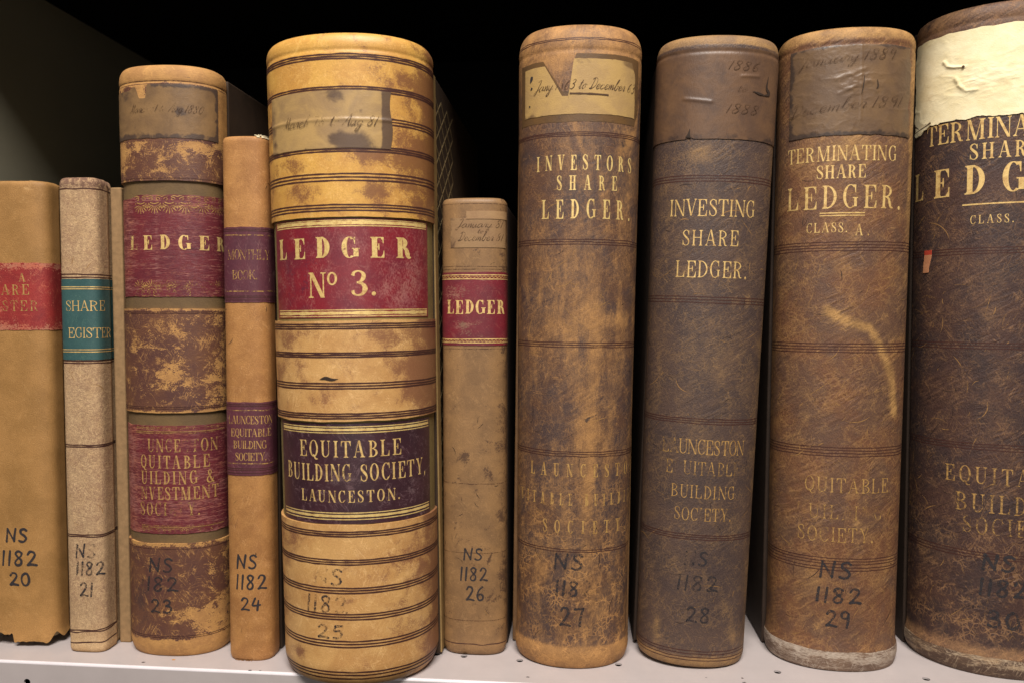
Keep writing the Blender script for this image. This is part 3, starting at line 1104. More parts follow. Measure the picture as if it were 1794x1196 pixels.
text(sh, lb, GILT_WORN, 'A', 0.01029, 0.01555, 0.26211, 0.00569, fade=.36, off=.00044)
text(sh, lb, GILT_WORN, 'SHARE', 0.01730 - .0345, 0.01730, 0.25284, 0.00732, fade=.28, lost={1: .12, 2: .15}, T=.14, off=.00044)
text(sh, lb, GILT_WORN, 'REGISTER', 0.02329 - .0520, 0.02329, 0.24154, 0.00732, fade=.46, T=.12, off=.00044)
marker(sh, sp, INK_PEN, [('NS', -0.00453, 0.01065, 0.07670, 0.00935), ('1182', -0.00814, 0.01712, 0.05970, 0.01016), ('20', -0.00281, 0.01190, 0.04515, 0.00894)], .0016, .26)

# ================================================================ 21: beige suede book, green label
sh, t = new_book(21, 'register_book', 'slim beige suede book with green label, between olive and thick brown books')
m21 = leather('beige_suede', (160, 130, 100), (150, 118, 92), (196, 164, 124), (184, 150, 110), (104, 76, 66), mid=520, fine=1700, wk=1.1, fk=1.0, soft=.24, grain_k=.42, bump=.8, rough=.85, spec=.12, crack_scale=150, scratch=.45, dist=.0005)


def f21(a, z):
    return {'wear': .44 + .2 * blob(a, z, -.002, 0.24352, .006, .02) + .25 * sst(z, .03, .0), 'crack': .25 + 0 * a,
            'dark': .05 + .5 * sst(z, 0.32345, 0.32814) + .35 * sst(a, -.010, -.017), 'tone': .08 * (fbm(a * 120, z * 50, 4) - .5)}


sp = spine(sh, m21, t, f21, 110, 330)
scuffs(sh, sp, 12, 45, .02, .32, 1.3, .012, .1)
cv = bound(sh, t, SUEDE, br=.0078, lower=.0045, thick=.0085)
rule(sh, sp, TOOLED, -.0185, sh.aarc * .97, [0.32580, 0.26686, 0.26488, 0.20697, 0.20537, 0.14811, 0.14691, 0.08466, 0.08344], .0009, fade=.16, name='tooled_line', wob=.0006)
rule(sh, sp, TOOLED, -.0175, sh.aarc * .9, [0.01646, 0.01523, 0.00742], .0009, fade=.2, name='tooled_line', wob=.0012, tilt=.06)
m21l = leather('green_label_leather', (58, 88, 86), (48, 78, 78), (88, 118, 100), (96, 120, 104), (30, 52, 52), mid=200, wk=.7, rough=.55, bump=.3, ganiso=(1, 4, 1), scratch=.2)
lb = sheet(sh, 'title_label', m21l, t, -.0195, 0.03365, 0.20776, 0.26370, .0003, .0004, 80, 60,
           lambda a, z: {'wear': .12 + .25 * blob(a, z, .002, 0.25144, .004, .004), 'tone': .04 * (fbm(a * 150, z * 90, 5) - .5)}, top=rag(11, .00025, 300), bot=rag(12, .00025, 300), right=rag(13, .0003, 200))
rule(sh, lb, GILT_PALE, -.0205, 0.03365, [0.25817, 0.25678, 0.21493, 0.21334], .00055, .00040, .16)
text(sh, lb, GILT_PALE, 'SHARE', -0.00839, 0.01966, 0.24154, 0.00718, off=.00042, T=.09, t=.05, fade=.24, lost={0: .2})
text(sh, lb, GILT_PALE, 'REGISTER', 0.02091 - .0330, 0.02091 + .0052, 0.22289, 0.00718, off=.00042, T=.09, t=.05, fade=.18, lost={0: .6})
marker(sh, sp, INK_PEN, [('NS', -0.00499, 0.00878, 0.06839, 0.00957), ('1182', -0.00487, 0.01432, 0.05616, 0.00917), ('21', -0.00265, 0.00662, 0.04104, 0.00957)], .0013, .42, {(0, 1): .2, (1, 0): .1})

# ================================================================ 23: thick brown ledger in leather bands, two red-purple labels
sh, t = new_book(23, 'ledger_book', 'thick brown ledger with raised leather bands and two gilt red purple labels')
m23c = leather('drab_cloth', (112, 88, 56), (100, 78, 52), (128, 104, 66), (124, 98, 64), (74, 56, 40), mid=150, wk=.4, ganiso=(.3, 3, 1), grain_k=.22, rough=.7, bump=.35, scratch=0)
m23 = leather('russia_brown', (104, 68, 50), (88, 56, 48), (186, 138, 80), (168, 122, 72), (74, 52, 48), mid=120, wk=1.5, fk=.9, soft=.08, aniso=(1, 1.25, 1), ganiso=(.25, 3, 1), grain=1300, grain_k=.30, rough=.5, bump=.5, crack_scale=230)


def f23a(a, z):
    return {'wear': .20 + .6 * blob(a, z, -0.01012, 0.38861, .006, .010) + .75 * sst(z, 0.39205, 0.39819) + .75 * sst(a, 0.03786, 0.04307) * sst(z, 0.35140, 0.36562) + .28 * sst(z, 0.35832, 0.35601) * sst(z, 0.33676, 0.35140)
            + .45 * blob(a, z, 0.02507, 0.35486, .006, .003) + .3 * blob(a, z, 0.00020, 0.33676, .012, .002) + .35 * sst(a, -0.02163, -0.02845),
            'dark': .05 + .30 * blob(a, z, 0.02038, 0.39893, .009, .006) + .25 * blob(a, z, 0.05060, 0.37521, .006, .01), 'tone': -.03 + .06 * (fbm(a * 60, z * 60, 6) - .5)}


def f23b(a, z):
    return {'wear': .24 + .36 * blob(a, z, 0.00777, 0.19832, .011, .014) + .30 * blob(a, z, 0.00623, 0.22978, .012, .010) + .28 * blob(a, z, 0.03597, 0.18845, .008, .012)
            + .25 * blob(a, z, -0.01970, 0.21997, .004, .010) + .4 * sst(z, 0.17422, 0.17224) + .35 * sst(z, 0.24037, 0.24272) + .2 * sst(a, .025, .045), 'dark': .06, 'tone': .05 * (fbm(a * 60, z * 60, 16) - .5)}


def f23d(a, z):
    return {'wear': .17 + .9 * sst(z, 0.01549, 0.00893) + .45 * blob(a, z, 0.02945, 0.02441, .014, .016) + .3 * blob(a, z, 0.03192, 0.05676, .004, .012) + .3 * blob(a, z, 0.00858, 0.03049, .014, .006) + .35 * sst(z, 0.07689, 0.07970) + .3 * sst(a, .030, .048),
            'dark': .12 + .40 * blob(a, z, -0.01866, 0.03656, .010, .025), 'tone': .05 * (fbm(a * 60, z * 60, 26) - .5)}


sp = spine(sh, m23c, t, lambda a, z: {'tone': .08 * (fbm(a * 50, z * 50, 6) - .5), 'dark': .1}, 130, 300)
cv = bound(sh, t, BOARD_BROWN, br=.001, bl=.001)
e = sh.amax
b1 = sheet(sh, 'leather_band', m23, t, -e, e, 0.33020, sh.H, .0013, .0016, 190, 190, f23a, bot=rag(31, .0006, 60), label='worn top leather band with glued paper label')
b2 = sheet(sh, 'leather_band', m23, t, -e, e, 0.17184, 0.24311, .0013, .0016, 190, 150, f23b, bot=rag(33, .0008, 60), top=rag(34, .0006, 60), label='middle leather band scuffed through to tan')
b3 = sheet(sh, 'leather_band', m23, t, -e, e, .0, 0.08050, .0013, .0016, 190, 170, f23d, top=rag(36, .0008, 60), label='bottom leather band with tan rubbed foot')
for b, zs in ((b1, [0.33174, 0.39515, 0.39711]), (b2, [0.24076, 0.23978, 0.17580, 0.17461]), (b3, [0.07689, 0.01549, 0.01427])):
    rule(sh, b, TOOLED, -sh.aarc, sh.aarc, zs, .0005, .00138, .42, name='tooled_line')
m23l = leather('purple_red_label', (108, 42, 48), (96, 38, 46), (160, 96, 76), (150, 96, 88), (74, 30, 38), mid=130, wk=1.0, fk=1.5, aniso=(.22, 3.2, 1), soft=.1, ganiso=(.15, 4, 1), grain=900, grain_k=.45, rough=.42, bump=.6, scratch=.2)
m23r = leather('fresh_red_label', (116, 26, 26), (98, 26, 32), (160, 84, 66), (150, 92, 84), (70, 26, 34), mid=130, wk=1.0, fk=1.5, aniso=(.22, 3.2, 1), soft=.1, ganiso=(.15, 4, 1), grain=900, grain_k=.4, rough=.42, bump=.6, scratch=.2)
lb1 = sheet(sh, 'title_label', m23l, t, -e + .006, e - .004, 0.25132, 0.32054, .00045, .0006, 150, 110,
            lambda a, z: {'wear': .28 + .18 * sst(a, -0.01411, -0.02378) + .12 * sst(z, 0.30776, 0.31938) + .14 * blob(a, z, -0.00083, 0.28642, .002, .06), 'dark': .08 + .30 * blob(a, z, 0.02567, 0.27863, .012, .030), 'tone': .10 * (fbm(a * 60, z * 60, 46) - .5)},
            top=lambda a: (fbm(a * 200, a * 0, 41) - .5) * .0008 - .0022 * sst(a, -0.01325, -0.02253), bot=rag(42, .0004, 200))
text(sh, lb1, GILT_PALE, 'LEDGER', -0.02243, 0.04701, 0.28350, 0.00985, off=.00055, T=.24, t=.05, S=.07, fade=.14, lost={0: .34, 4: .1, 5: .12})
frieze(sh, lb1, GILT_WORN, -0.01745, 0.04546, 0.30738, 0.31996, False, .30, 2, .00055)
frieze(sh, lb1, GILT_WORN, -0.01860, 0.04542, 0.25171, 0.26343, True, .44, 2, .00055)
lb2 = sheet(sh, 'society_label', m23l, t, -e + .007, e - .004, 0.08733, 0.16273, .00045, .0006, 150, 110,
            lambda a, z: {'wear': .36 + .2 * sst(a, -0.01341, -0.02450) + .12 * blob(a, z, 0.00981, 0.10496, .02, .008) - .2 * blob(a, z, 0.03131, 0.15280, .008, .008), 'dark': .10 + .3 * blob(a, z, 0.03131, 0.15280, .010, .012) + .2 * blob(a, z, -0.01041, 0.14883, .01, .02), 'tone': .10 * (fbm(a * 60, z * 60, 56) - .5)},
            top=rag(43, .0004, 200), bot=rag(44, .0004, 200))
for s, x0, x1, yb, f, ls in (('LAUNCESTON', 237, 381, 789, .40, {0: .5, 1: .25, 4: .1, 6: .12, 7: .15}), ('EQUITABLE', 238, 367, 818, .26, {0: .5}),
                             ('BUILDING &', 239, 376, 846, .28, {0: .5}), ('INVESTMENT', 243, 382, 874, .30, {0: .4, 1: .15}), ('SOCIETY.', 248, 350, 902, .42, {4: .2, 5: .2})):
    text(sh, lb2, GILT_WORN, s, A23(x0,yb) if False else {237: -0.02298, 238: -0.02273, 239: -0.02247, 243: -0.02031, 248: -0.01775}[x0],
         {381: 0.03795, 367: 0.03183, 376: 0.03534, 382: 0.03784, 350: 0.02489}[x1],
         {789: 0.14446, 818: 0.13311, 846: 0.12215, 874: 0.11116, 902: 0.10016}[yb], 0.00907, off=.00055, T=.12, t=.05, S=.06, cond=.72, fade=f, lost=ls)
frieze(sh, lb2, GILT_WORN, -0.02051, 0.04438, 0.15717, 0.16253, False, .40, 1, .00055)
frieze(sh, lb2, GILT_WORN, -0.01692, 0.04276, 0.08813, 0.09335, True, .42, 1, .00055)
m23p = paper('tissue_brown', (110, 84, 58), (130, 100, 66), (70, 55, 48), sk=1.2, rough=.5, spec=.35, fibre=.14)


def top23(a):
    return -.0022 * sst(a, -0.01379, -0.02007) - .0078 * sst(a, -0.01428, -0.01053) * sst(a, -0.00529, -0.00614) + .0012 * sst(a, -0.00614, -0.00403) + (fbm(a * 330, a * 0, 61) - .5) * .0008


pl = sheet(sh, 'paper_label', m23p, t, -sh.aarc, 0.04126, 0.35870, 0.39358, .00150, .0002, 170, 90,
           lambda a, z: {'dark': .20 + .45 * sst(z, 0.39052, 0.39435) * sst(a, -0.00403, -0.00073) + .4 * sst(z, 0.36446, 0.35986) + .4 * sst(a, 0.03690, 0.04072) + .3 * blob(a, z, 0.01742, 0.37521, .006, .004) + .3 * sst(a, -0.00923, -0.02194) * sst(z, 0.37904, 0.38861), 'tone': .06 * (fbm(a * 100, z * 100, 5) - .5)},
           top=top23, bot=rag(62, .0004, 200), rise=lambda a, z, s, q: .00018 * fbm(a * 150, z * 150, 63))
cursive(sh, pl, INK_BROWN, 'March 81 to Aug 1880', -0.01821, 0.03054, 0.37597, 0.00631, .44, {i: .2 for i in (4, 5, 6, 9, 10, 11)}, off=.00185)
marker(sh, b3, INK_PEN, [('NS', -0.01016, 0.00625, 0.06079, 0.00946), ('1182', -0.01705, 0.00964, 0.04747, 0.00946), ('23', -0.00944, 0.00571, 0.03211, 0.00907)], .0013, .40, {(1, 0): .25}, off=.00145)

# ================================================================ 24: slim tan book, two purple labels
sh, t = new_book(24, 'ledger_book', 'slim tan monthly book with two purple labels and frayed head')
m24 = leather('tan_calf', (172, 122, 70), (154, 106, 60), (204, 156, 104), (196, 146, 96), (104, 68, 46), mid=150, wk=1.0, fk=1.0, soft=.16, grain_k=.30, rough=.6, bump=.4, crack_scale=260, scratch=.2, mottle=60)


def f24(a, z):
    return {'wear': .14 + .12 * fbm(a * 60, z * 60, 3), 'dark': .14 + .16 * sst(z, 0.06310, 0.11066) * sst(z, 0.13037, 0.10276) + .12 * blob(a, z, .0, 0.33173, .01, .02), 'tone': .16 * (fbm(a * 100, z * 40, 9) - .5)}


sp = spine(sh, m24, t, f24, 120, 380)
scuffs(sh, sp, 10, 30, 0.02, 0.34, 1.2, .010, .7)
bound(sh, t, BOARD_BROWN)
m24l = leather('purple_label', (94, 50, 58), (84, 44, 54), (134, 98, 94), (124, 86, 86), (60, 34, 42), mid=160, wk=.9, rough=.45, aniso=(1, .5, 1), ganiso=(3, .4, 1), grain=900, grain_k=.25, bump=.3, scratch=.3)
for nm, za, zb, z_l in (('title_label', 0.24734, 0.29811, [0.29658, 0.29543, 0.25158, 0.25043, 0.24888]), ('society_label', 0.12958, 0.17976, [0.17820, 0.17703, 0.13430, 0.13312, 0.13116])):
    lb = sheet(sh, nm, m24l, t, -sh.amax + .001, sh.amax - .001, za, zb, .0003, .0004, 110, 70,
               lambda a, z: {'wear': .20 + .15 * sst(a, -.008, -.016) + .1 * sst(a, .008, .016), 'tone': .12 * (fbm(a * 160, z * 60, 5) - .5), 'dark': .1}, top=rag(71, .0004, 200), bot=rag(72, .0004, 200))
    rule(sh, lb, TOOLED, -sh.aarc, sh.aarc, z_l, .0005, .00036, .25, name='tooled_line')
    rule(sh, lb, GILT_WORN, -.0135, sh.aarc, [z_l[1] - .0028, z_l[2] + .0034], .0007, .00036, .52, wob=.0005)
    if nm == 'title_label':
        text(sh, lb, GILT_WORN, 'MONTHLY', -0.01030, 0.01895, 0.27624, 0.00662, off=.0004, T=.12, fade=.46, S=.06)
        text(sh, lb, GILT_WORN, 'BOOK.', -0.00671, 0.01027, 0.26277, 0.00623, off=.0004, T=.12, fade=.46, S=.06)
    else:
        text(sh, lb, GILT_WORN, 'LAUNCESTON', -0.01176, 0.01972, 0.16491, 0.00564, off=.0004, T=.13, S=.05, cond=.8, fade=.30, lost={0: .2})
        text(sh, lb, GILT_WORN, 'EQUITABLE', -0.00967, 0.01827, 0.15629, 0.00545, off=.0004, T=.13, S=.05, cond=.85, fade=.32)
        text(sh, lb, GILT_WORN, 'BUILDING', -0.00786, 0.01479, 0.14805, 0.00545, off=.0004, T=.13, S=.05, cond=.85, fade=.28)
        text(sh, lb, GILT_WORN, 'SOCIETY.', -0.00664, 0.01427, 0.13981, 0.00545, off=.0004, T=.13, S=.05, cond=.85, fade=.28)
marker(sh, sp, INK_PEN, [('NS', -0.00662, 0.00685, 0.06509, 0.00934), ('1182', -0.00733, 0.01304, 0.05075, 0.00973), ('24', -0.00407, 0.00910, 0.03599, 0.00856)], .0013, .20)
# threads hanging loose at the head and the foot
PULP = plain('frayed_paper', (196, 182, 150), .9, .1, .15, 400, .3, 900)
for q, (nm, m, cx, cz, sgn, cnt) in enumerate((('frayed_edge', PULP, 0.01759, sh.H + .0004, 1, 34), ('loose_fibres', m24, -0.00387, .0008, -1, 16))):
    st = []
    rs = random.Random(q)
    for k in range(cnt):
        a0 = cx + rs.uniform(-.006, .006)
        st.append(pen([(a0, cz - .0012), (a0 + rs.uniform(-.001, .001), cz), (a0 + rs.uniform(-.003, .003), cz + sgn * rs.uniform(.0002, .0010))], .0006, 3))
    lay(sh, nm, st, m, sp, .0006, [0] * len(st), 0, 0)

# ================================================================ 25: big yellow ledger No 3
sh, t = new_book(25, 'ledger_book', 'largest yellow banded ledger with red and purple gilt labels, jutting over the shelf edge')
m25c = leather('olive_cloth', (134, 116, 70), (120, 102, 62), (150, 132, 84), (146, 126, 80), (88, 74, 48), mid=150, wk=.4, ganiso=(3, .3, 1), grain_k=.22, rough=.7, bump=.35, scratch=0)
m25 = leather('yellow_calf', (206, 156, 76), (190, 138, 68), (226, 184, 112), (212, 168, 98), (114, 70, 48), mid=110, wk=1.0, fk=.9, soft=.22, dsoft=.2, grain_k=.20, rough=.45, bump=.25, crack_scale=240, scratch=.25, mottle=40, spec=.4)


def f25(seed, spots):
    def f(a, z):
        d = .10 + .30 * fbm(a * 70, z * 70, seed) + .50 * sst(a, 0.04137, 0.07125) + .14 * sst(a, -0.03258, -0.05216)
        for (ac, zc, ra, rz, k) in spots:
            d = d + k * blob(a, z, ac, zc, ra, rz)
        return {'dark': d, 'wear': .2 + 0 * a, 'tone': .10 * (fbm(a * 40, z * 40, seed + 3) - .5), 'crack': .15 + 0 * a}
    return f


sp = spine(sh, m25c, t, lambda a, z: {'tone': .1 * (fbm(a * 200, z * 20, 6) - .5), 'dark': .1}, 150, 300)
m25t = leather('tan_calf_band', (198, 152, 94), (182, 134, 80), (224, 184, 128), (212, 168, 112), (122, 78, 56), mid=110, wk=1.0, fk=.9, soft=.22, dsoft=.2, grain_k=.20, rough=.45, bump=.3, crack_scale=240, scratch=.3, mottle=40, spec=.4)
m25b = leather('brown_cover_leather', (96, 74, 46), (84, 64, 42), (128, 104, 66), (120, 94, 60), (60, 46, 34), mid=150, wk=.6, rough=.55, scratch=.2)
cv = bound(sh, t, BOARD_BROWN, br=.0008, bl=-.001, lower=.010)
e = sh.amax
off25 = .0016
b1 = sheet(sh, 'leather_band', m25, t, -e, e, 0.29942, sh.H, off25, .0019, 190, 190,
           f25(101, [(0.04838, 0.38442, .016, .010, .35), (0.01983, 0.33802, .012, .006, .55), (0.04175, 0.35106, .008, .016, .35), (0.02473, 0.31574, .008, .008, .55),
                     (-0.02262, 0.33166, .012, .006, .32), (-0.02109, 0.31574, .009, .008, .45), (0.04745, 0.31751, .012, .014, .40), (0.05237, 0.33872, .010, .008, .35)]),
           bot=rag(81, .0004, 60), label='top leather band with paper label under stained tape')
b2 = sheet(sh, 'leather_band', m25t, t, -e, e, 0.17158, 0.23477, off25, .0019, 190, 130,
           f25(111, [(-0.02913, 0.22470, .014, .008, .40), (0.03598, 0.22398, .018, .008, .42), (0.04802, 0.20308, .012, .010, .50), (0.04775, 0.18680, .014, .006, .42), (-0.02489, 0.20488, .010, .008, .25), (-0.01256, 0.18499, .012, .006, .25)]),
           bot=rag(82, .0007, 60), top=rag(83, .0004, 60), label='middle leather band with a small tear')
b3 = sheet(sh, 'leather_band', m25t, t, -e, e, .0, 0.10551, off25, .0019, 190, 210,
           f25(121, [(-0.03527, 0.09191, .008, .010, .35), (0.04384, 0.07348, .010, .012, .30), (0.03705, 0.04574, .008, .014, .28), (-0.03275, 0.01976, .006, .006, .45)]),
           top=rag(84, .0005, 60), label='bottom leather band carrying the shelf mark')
aa = sh.aarc * .93
for b, groups in ((b1, ([0.39946, 0.39806, 0.39666], [0.37952, 0.37812, 0.37671], [0.36056, 0.35880, 0.35705], [0.34261, 0.34119, 0.33978], [0.32601, 0.32388, 0.32176], [0.30688, 0.30510, 0.30333])),
                  (b2, ([0.23261, 0.23118, 0.22974], [0.21462, 0.21336, 0.21210], [0.19549, 0.19386, 0.19223], [0.17629, 0.17484, 0.17339])),
                  (b3, ([0.10110, 0.09963, 0.09816], [0.08307, 0.08160, 0.08012], [0.06499, 0.06333, 0.06166], [0.04797, 0.04630, 0.04463], [0.03052, 0.02867, 0.02681], [0.01037, 0.00834, 0.00574]))):
    for g in groups:
        rule(sh, b, TOOLED, -aa, aa, g, .0011, off25 + .00006, .12, name='tooled_line', wob=.0003)
m25l = leather('crimson_label', (128, 36, 45), (112, 37, 48), (150, 94, 86), (146, 86, 84), (90, 38, 52), mid=110, soft=.22, wk=1.1, fk=1.0, rough=.36, bump=.25, scratch=.4, crack_scale=260, spec=.5, aniso=(1, .6, 1))
m25d = leather('dark_purple_label', (64, 38, 44), (55, 33, 39), (108, 84, 86), (100, 78, 78), (34, 24, 30), mid=120, soft=.18, wk=1.0, fk=1.0, rough=.36, bump=.25, scratch=.55, crack_scale=260, spec=.5)
lb = sheet(sh, 'title_label', m25l, t, -0.04999, 0.06540, 0.23656, 0.29871, .0004, .0006, 150, 100,
           lambda a, z: {'wear': .27 + .20 * blob(a, z, 0.00486, 0.28199, .012, .008) + .26 * blob(a, z, 0.04656, 0.25700, .014, .016), 'dark': .16 + .26 * blob(a, z, -0.02782, 0.26415, .018, .03), 'tone': .08 * (fbm(a * 60, z * 60, 46) - .5)})
rule(sh, lb, GILT, -0.04763, 0.06376, [0.29587, 0.23944], .0021, .00047, .02)
rule(sh, lb, GILT, -0.04763, 0.06376, [0.29747, 0.29391, 0.24141, 0.23746], .0006, .00047, .08)
text(sh, lb, GILT, 'LEDGER', -0.03151 - .165 * (0.04822 - -0.03151), 0.04822, 0.27415, 0.01301, off=.00048, T=.25, t=.045, S=.075, fade=.06, lost={0: .12, 3: .30})
text(sh, lb, GILT_PALE, 'No', -0.01827, 0.00143, 0.24912, 0.01590, off=.00048, T=.17, t=.06, S=.09, fade=.28)
text(sh, lb, GILT_PALE, '3.', 0.01003, 0.02480, 0.25019, 0.01553, off=.00048, T=.17, t=.06, S=.09, fade=.22)
ld = sheet(sh, 'society_label', m25d, t, -0.04942, 0.06589, 0.10587, 0.17012, .0004, .0006, 150, 100,
           lambda a, z: {'wear': .20 + .36 * blob(a, z, 0.00166, 0.13480, .012, .004) + .14 * blob(a, z, 0.04918, 0.12676, .010, .012), 'tone': .1 * (fbm(a * 60, z * 60, 47) - .5)})
rule(sh, ld, GILT, -0.04705, 0.06417, [0.16613, 0.11101], .0016, .00047, .05)
rule(sh, ld, GILT, -0.04705, 0.06417, [0.16795, 0.16413, 0.11303, 0.10881], .0006, .00047, .12)
text(sh, ld, GILT_PALE, 'EQUITABLE', -0.02842, 0.03962, 0.14866, 0.01048, off=.00048, T=.125, t=.04, cond=.82, fade=.12)
text(sh, ld, GILT_PALE, 'BUILDING SOCIETY,', -0.03650 - .052 * (0.05981 - -0.03650), 0.05981, 0.13334, 0.01084, off=.00048, T=.115, t=.04, S=.055, cond=.70, fade=.18, lost={0: .22, 6: .2, 7: .3})
text(sh, ld, GILT_PALE, 'LAUNCESTON.', -0.02809, 0.03838, 0.11980, 0.00759, off=.00048, T=.14, t=.04, cond=.85, fade=.16)
m25p = paper('taped_paper', (176, 142, 90), (152, 122, 84), (84, 64, 52), sk=1.0, rough=.38, spec=.5, fibre=.08, lo=.30, hi=.72)


def f25p(a, z):
    return {'dark': .18 + .75 * sst(a, 0.02853, 0.03136) + .8 * blob(a, z, 0.01041, 0.34648, .013, .0055, -.12) + .55 * blob(a, z, 0.00262, 0.37461, .006, .005) + .35 * sst(a, -0.03748, -0.04384) + .35 * sst(z, 0.34402, 0.34084) + .4 * blob(a, z, 0.01759, 0.36443, .0016, .0016), 'tone': .06 * (fbm(a * 90, z * 90, 5) - .5)}


pl = sheet(sh, 'paper_label', m25p, t, -0.04650, 0.03571, 0.34190, 0.37741, off25 + .00025, .0002, 150, 90, f25p, bot=rag(85, .0002, 100), right=lambda z: .0008 * np.sin(z * 200),
           rise=lambda a, z, s, q: .00012 * fbm(a * 150, z * 150, 63) + .00035 * (np.exp(-((z - 0.35951) / .0012) ** 2)))
cursive(sh, pl, INK_BROWN, 'March 78 to Aug 81', -0.03284, 0.02713, 0.35564, 0.00723, .40, {i: .2 for i in (4, 5, 6, 7, 10)}, off=off25 + .0008)
marker(sh, b3, INK_PEN, [('NS', -0.01775, 0.00011, 0.06684, 0.01012), ('1182', -0.02437, 0.00277, 0.04908, 0.01048), ('25', -0.01703, 0.00049, 0.03238, 0.00831)], .0014, .50, {(0, 0): .15, (1, 3): .1}, off=off25 + .00009)
# the small tear in the middle band: a lifted flap of leather
st = [pen([(-0.01137, 0.19802, .0002), (-0.00745, 0.19892, .0022), (-0.00327, 0.19802, .0018), (0.00083, 0.19838, .0002)], .002, 5)]
lay(sh, 'torn_flap', st, BOARD_DARK, b2, off25 + .0002, [0], 0, 0)
# gilt lattice on the right cover
xc = sh.h * sh.wscale(.5 * sh.H) + .0008 + .00012
y0 = sh.s + .0085 + .012
V, F = [], []
LAT = plain('gilt_lattice_line', (128, 110, 78), .5, .4, .35, 90, .1, 900)
EDGING = plain('tan_edging', (146, 118, 74), .6, .3, .15, 160, .3, 1100)


def cover_bar(p, q, w):
    d = np.array(q) - np.array(p)
    d = d / np.hypot(*d)
    nrm = np.array([-d[1], d[0]]) * w / 2
    b = len(V)
    for s in (p, q):
        for sg in (1, -1):
            for x in (xc, xc - .0004):
                V.append((x, s[0] + sg * nrm[0], s[1] + sg * nrm[1]))
    F.extend([(b, b + 2, b + 6, b + 4), (b, b + 4, b + 5, b + 1), (b + 2, b + 3, b + 7, b + 6)])


for k in range(23):
    z = .010 + k * .0166
    for q in range(3):
        cover_bar((y0 + q * .024, z), (y0 + (q + 1) * .024, z + .0166), .0012)
        cover_bar((y0 + (q + 1) * .024, z), (y0 + q * .024, z + .0166), .0012)
cover_bar((y0 - .001, .004), (y0 - .001, sh.H - .016), .0010)
box('leather_edging', (xc - .0006, sh.s + .0088, .0006), (xc + .0007, sh.s + .0200, sh.H - .0112), EDGING, t, .0005)
o = mesh_obj('tooled_lattice', V, F, LAT, cv[1], smooth=False)

# ================================================================ 26: slim tan ledger, red label
sh, t = new_book(26, 'ledger_book', 'short tan ledger with one red label, standing right of the large yellow ledger')
m26 = leather('stained_calf', (142, 107, 70), (124, 93, 62), (170, 132, 88), (160, 123, 82), (76, 54, 42), mid=130, soft=.2, wk=1.1, fk=.9, grain_k=.2, rough=.5, bump=.3, crack_scale=240, scratch=.2, mottle=55)


def f26(a, z):
    return {'dark': .18 + .36 * (fbm(a * 90, z * 70, 7) - .3) + .34 * blob(a, z, -0.00718, 0.14066, .005, .005) + .22 * blob(a, z, 0.01076, 0.12868, .004, .006) + .16 * sst(a, .012, .024) + .2 * blob(a, z, -0.01113, 0.20415, .005, .006)
            + .35 * path(a, z, [(0.00172, 0.17248), (0.00570, 0.16255)], .0006) + .35 * path(a, z, [(0.01028, 0.06645), (0.01349, 0.07330)], .001), 'wear': .2 + 0 * a, 'tone': .12 * (fbm(a * 90, z * 40, 9) - .5) - .06 * sst(z, .24, .30)}


sp = spine(sh, m26, t, f26, 120, 330)
scuffs(sh, sp, 9, 60, 0.02, 0.3, 1.2, .010, .7)
bound(sh, t, BOARD_DARK)
rule(sh, sp, TOOLED, -sh.aarc, sh.aarc, [0.31489, 0.27208, 0.27013, 0.21558, 0.12189, 0.07330, 0.02556], .0004, fade=.50, name='tooled_line', wob=.0005)
rule(sh, sp, TOOLED, -sh.aarc, sh.aarc, [0.00849], .0007, fade=.25, name='tooled_line', wob=.0012)
lb = sheet(sh, 'title_label', leather('rose_label', (118, 34, 44), (102, 36, 44), (142, 88, 76), (124, 94, 72), (74, 30, 36), mid=130, wk=1.0, fk=1.0, aniso=(.6, 1.6, 1), ganiso=(.3, 3, 1), grain_k=.25, rough=.38, bump=.3, scratch=.3, spec=.45), t,
           -sh.amax + .002, sh.amax - .002, 0.21795, 0.26817, .0003, .0004, 110, 80,
           lambda a, z: {'wear': .22 + .30 * blob(a, z, -0.00972, 0.25448, .010, .008) + .30 * blob(a, z, -0.00613, 0.22976, .008, .006), 'dark': .14 + .2 * blob(a, z, -0.01789, 0.23369, .004, .006), 'tone': .08 * (fbm(a * 90, z * 90, 5) - .5)},
           top=rag(91, .0003, 150), bot=rag(92, .0003, 150))
text(sh, lb, GILT_PALE, 'LEDGER', -0.01538 - .0030, 0.01612 + .0072, 0.23958, 0.00948, off=.0004, T=.19, cond=.86, fade=.14, lost={0: .2, 5: .15})
rule(sh, lb, GILT_PALE, -sh.aarc, sh.aarc, [0.26622, 0.26348, 0.22228, 0.21992], .0006, .0004, .30, wob=.0003)
for z in (0.26485, 0.22110):
    q = [pen([(x - .0012, z), (x - .0004, z + .0006), (x + .0004, z - .0006), (x + .0012, z)], .0005, 3) for x in np.arange(-.030, .030, .0026)]
    lay(sh, 'gilt_frieze', q, GILT_WORN, lb, .0004, [.34] * len(q), 0, 0)
m26p = paper('small_brown_paper', (138, 106, 74), (148, 116, 80), (92, 68, 50), sk=1.0, rough=.5, spec=.35, fibre=.1)
pl = sheet(sh, 'paper_label', m26p, t, -0.01517, 0.02518, 0.28495, 0.30519, .0003, .0002, 90, 50, lambda a, z: {'dark': .20 + .15 * fbm(a * 200, z * 200, 4) + .2 * sst(a, -0.01083, -0.01517)}, top=rag(93, .0003), right=rag(94, .0003), left=rag(95, .0003))
sheet(sh, 'paper_strip', m26p, t, -0.00392, 0.02629, 0.30441, 0.30985, .0006, .0002, 60, 20, lambda a, z: {'dark': .05, 'tone': .15 + 0 * a}, top=rag(96, .0003), left=rag(97, .0003))
cursive(sh, pl, INK_BROWN, 'January 81', -0.01124, 0.02168, 0.29858, 0.00593, .42, off=.0005)
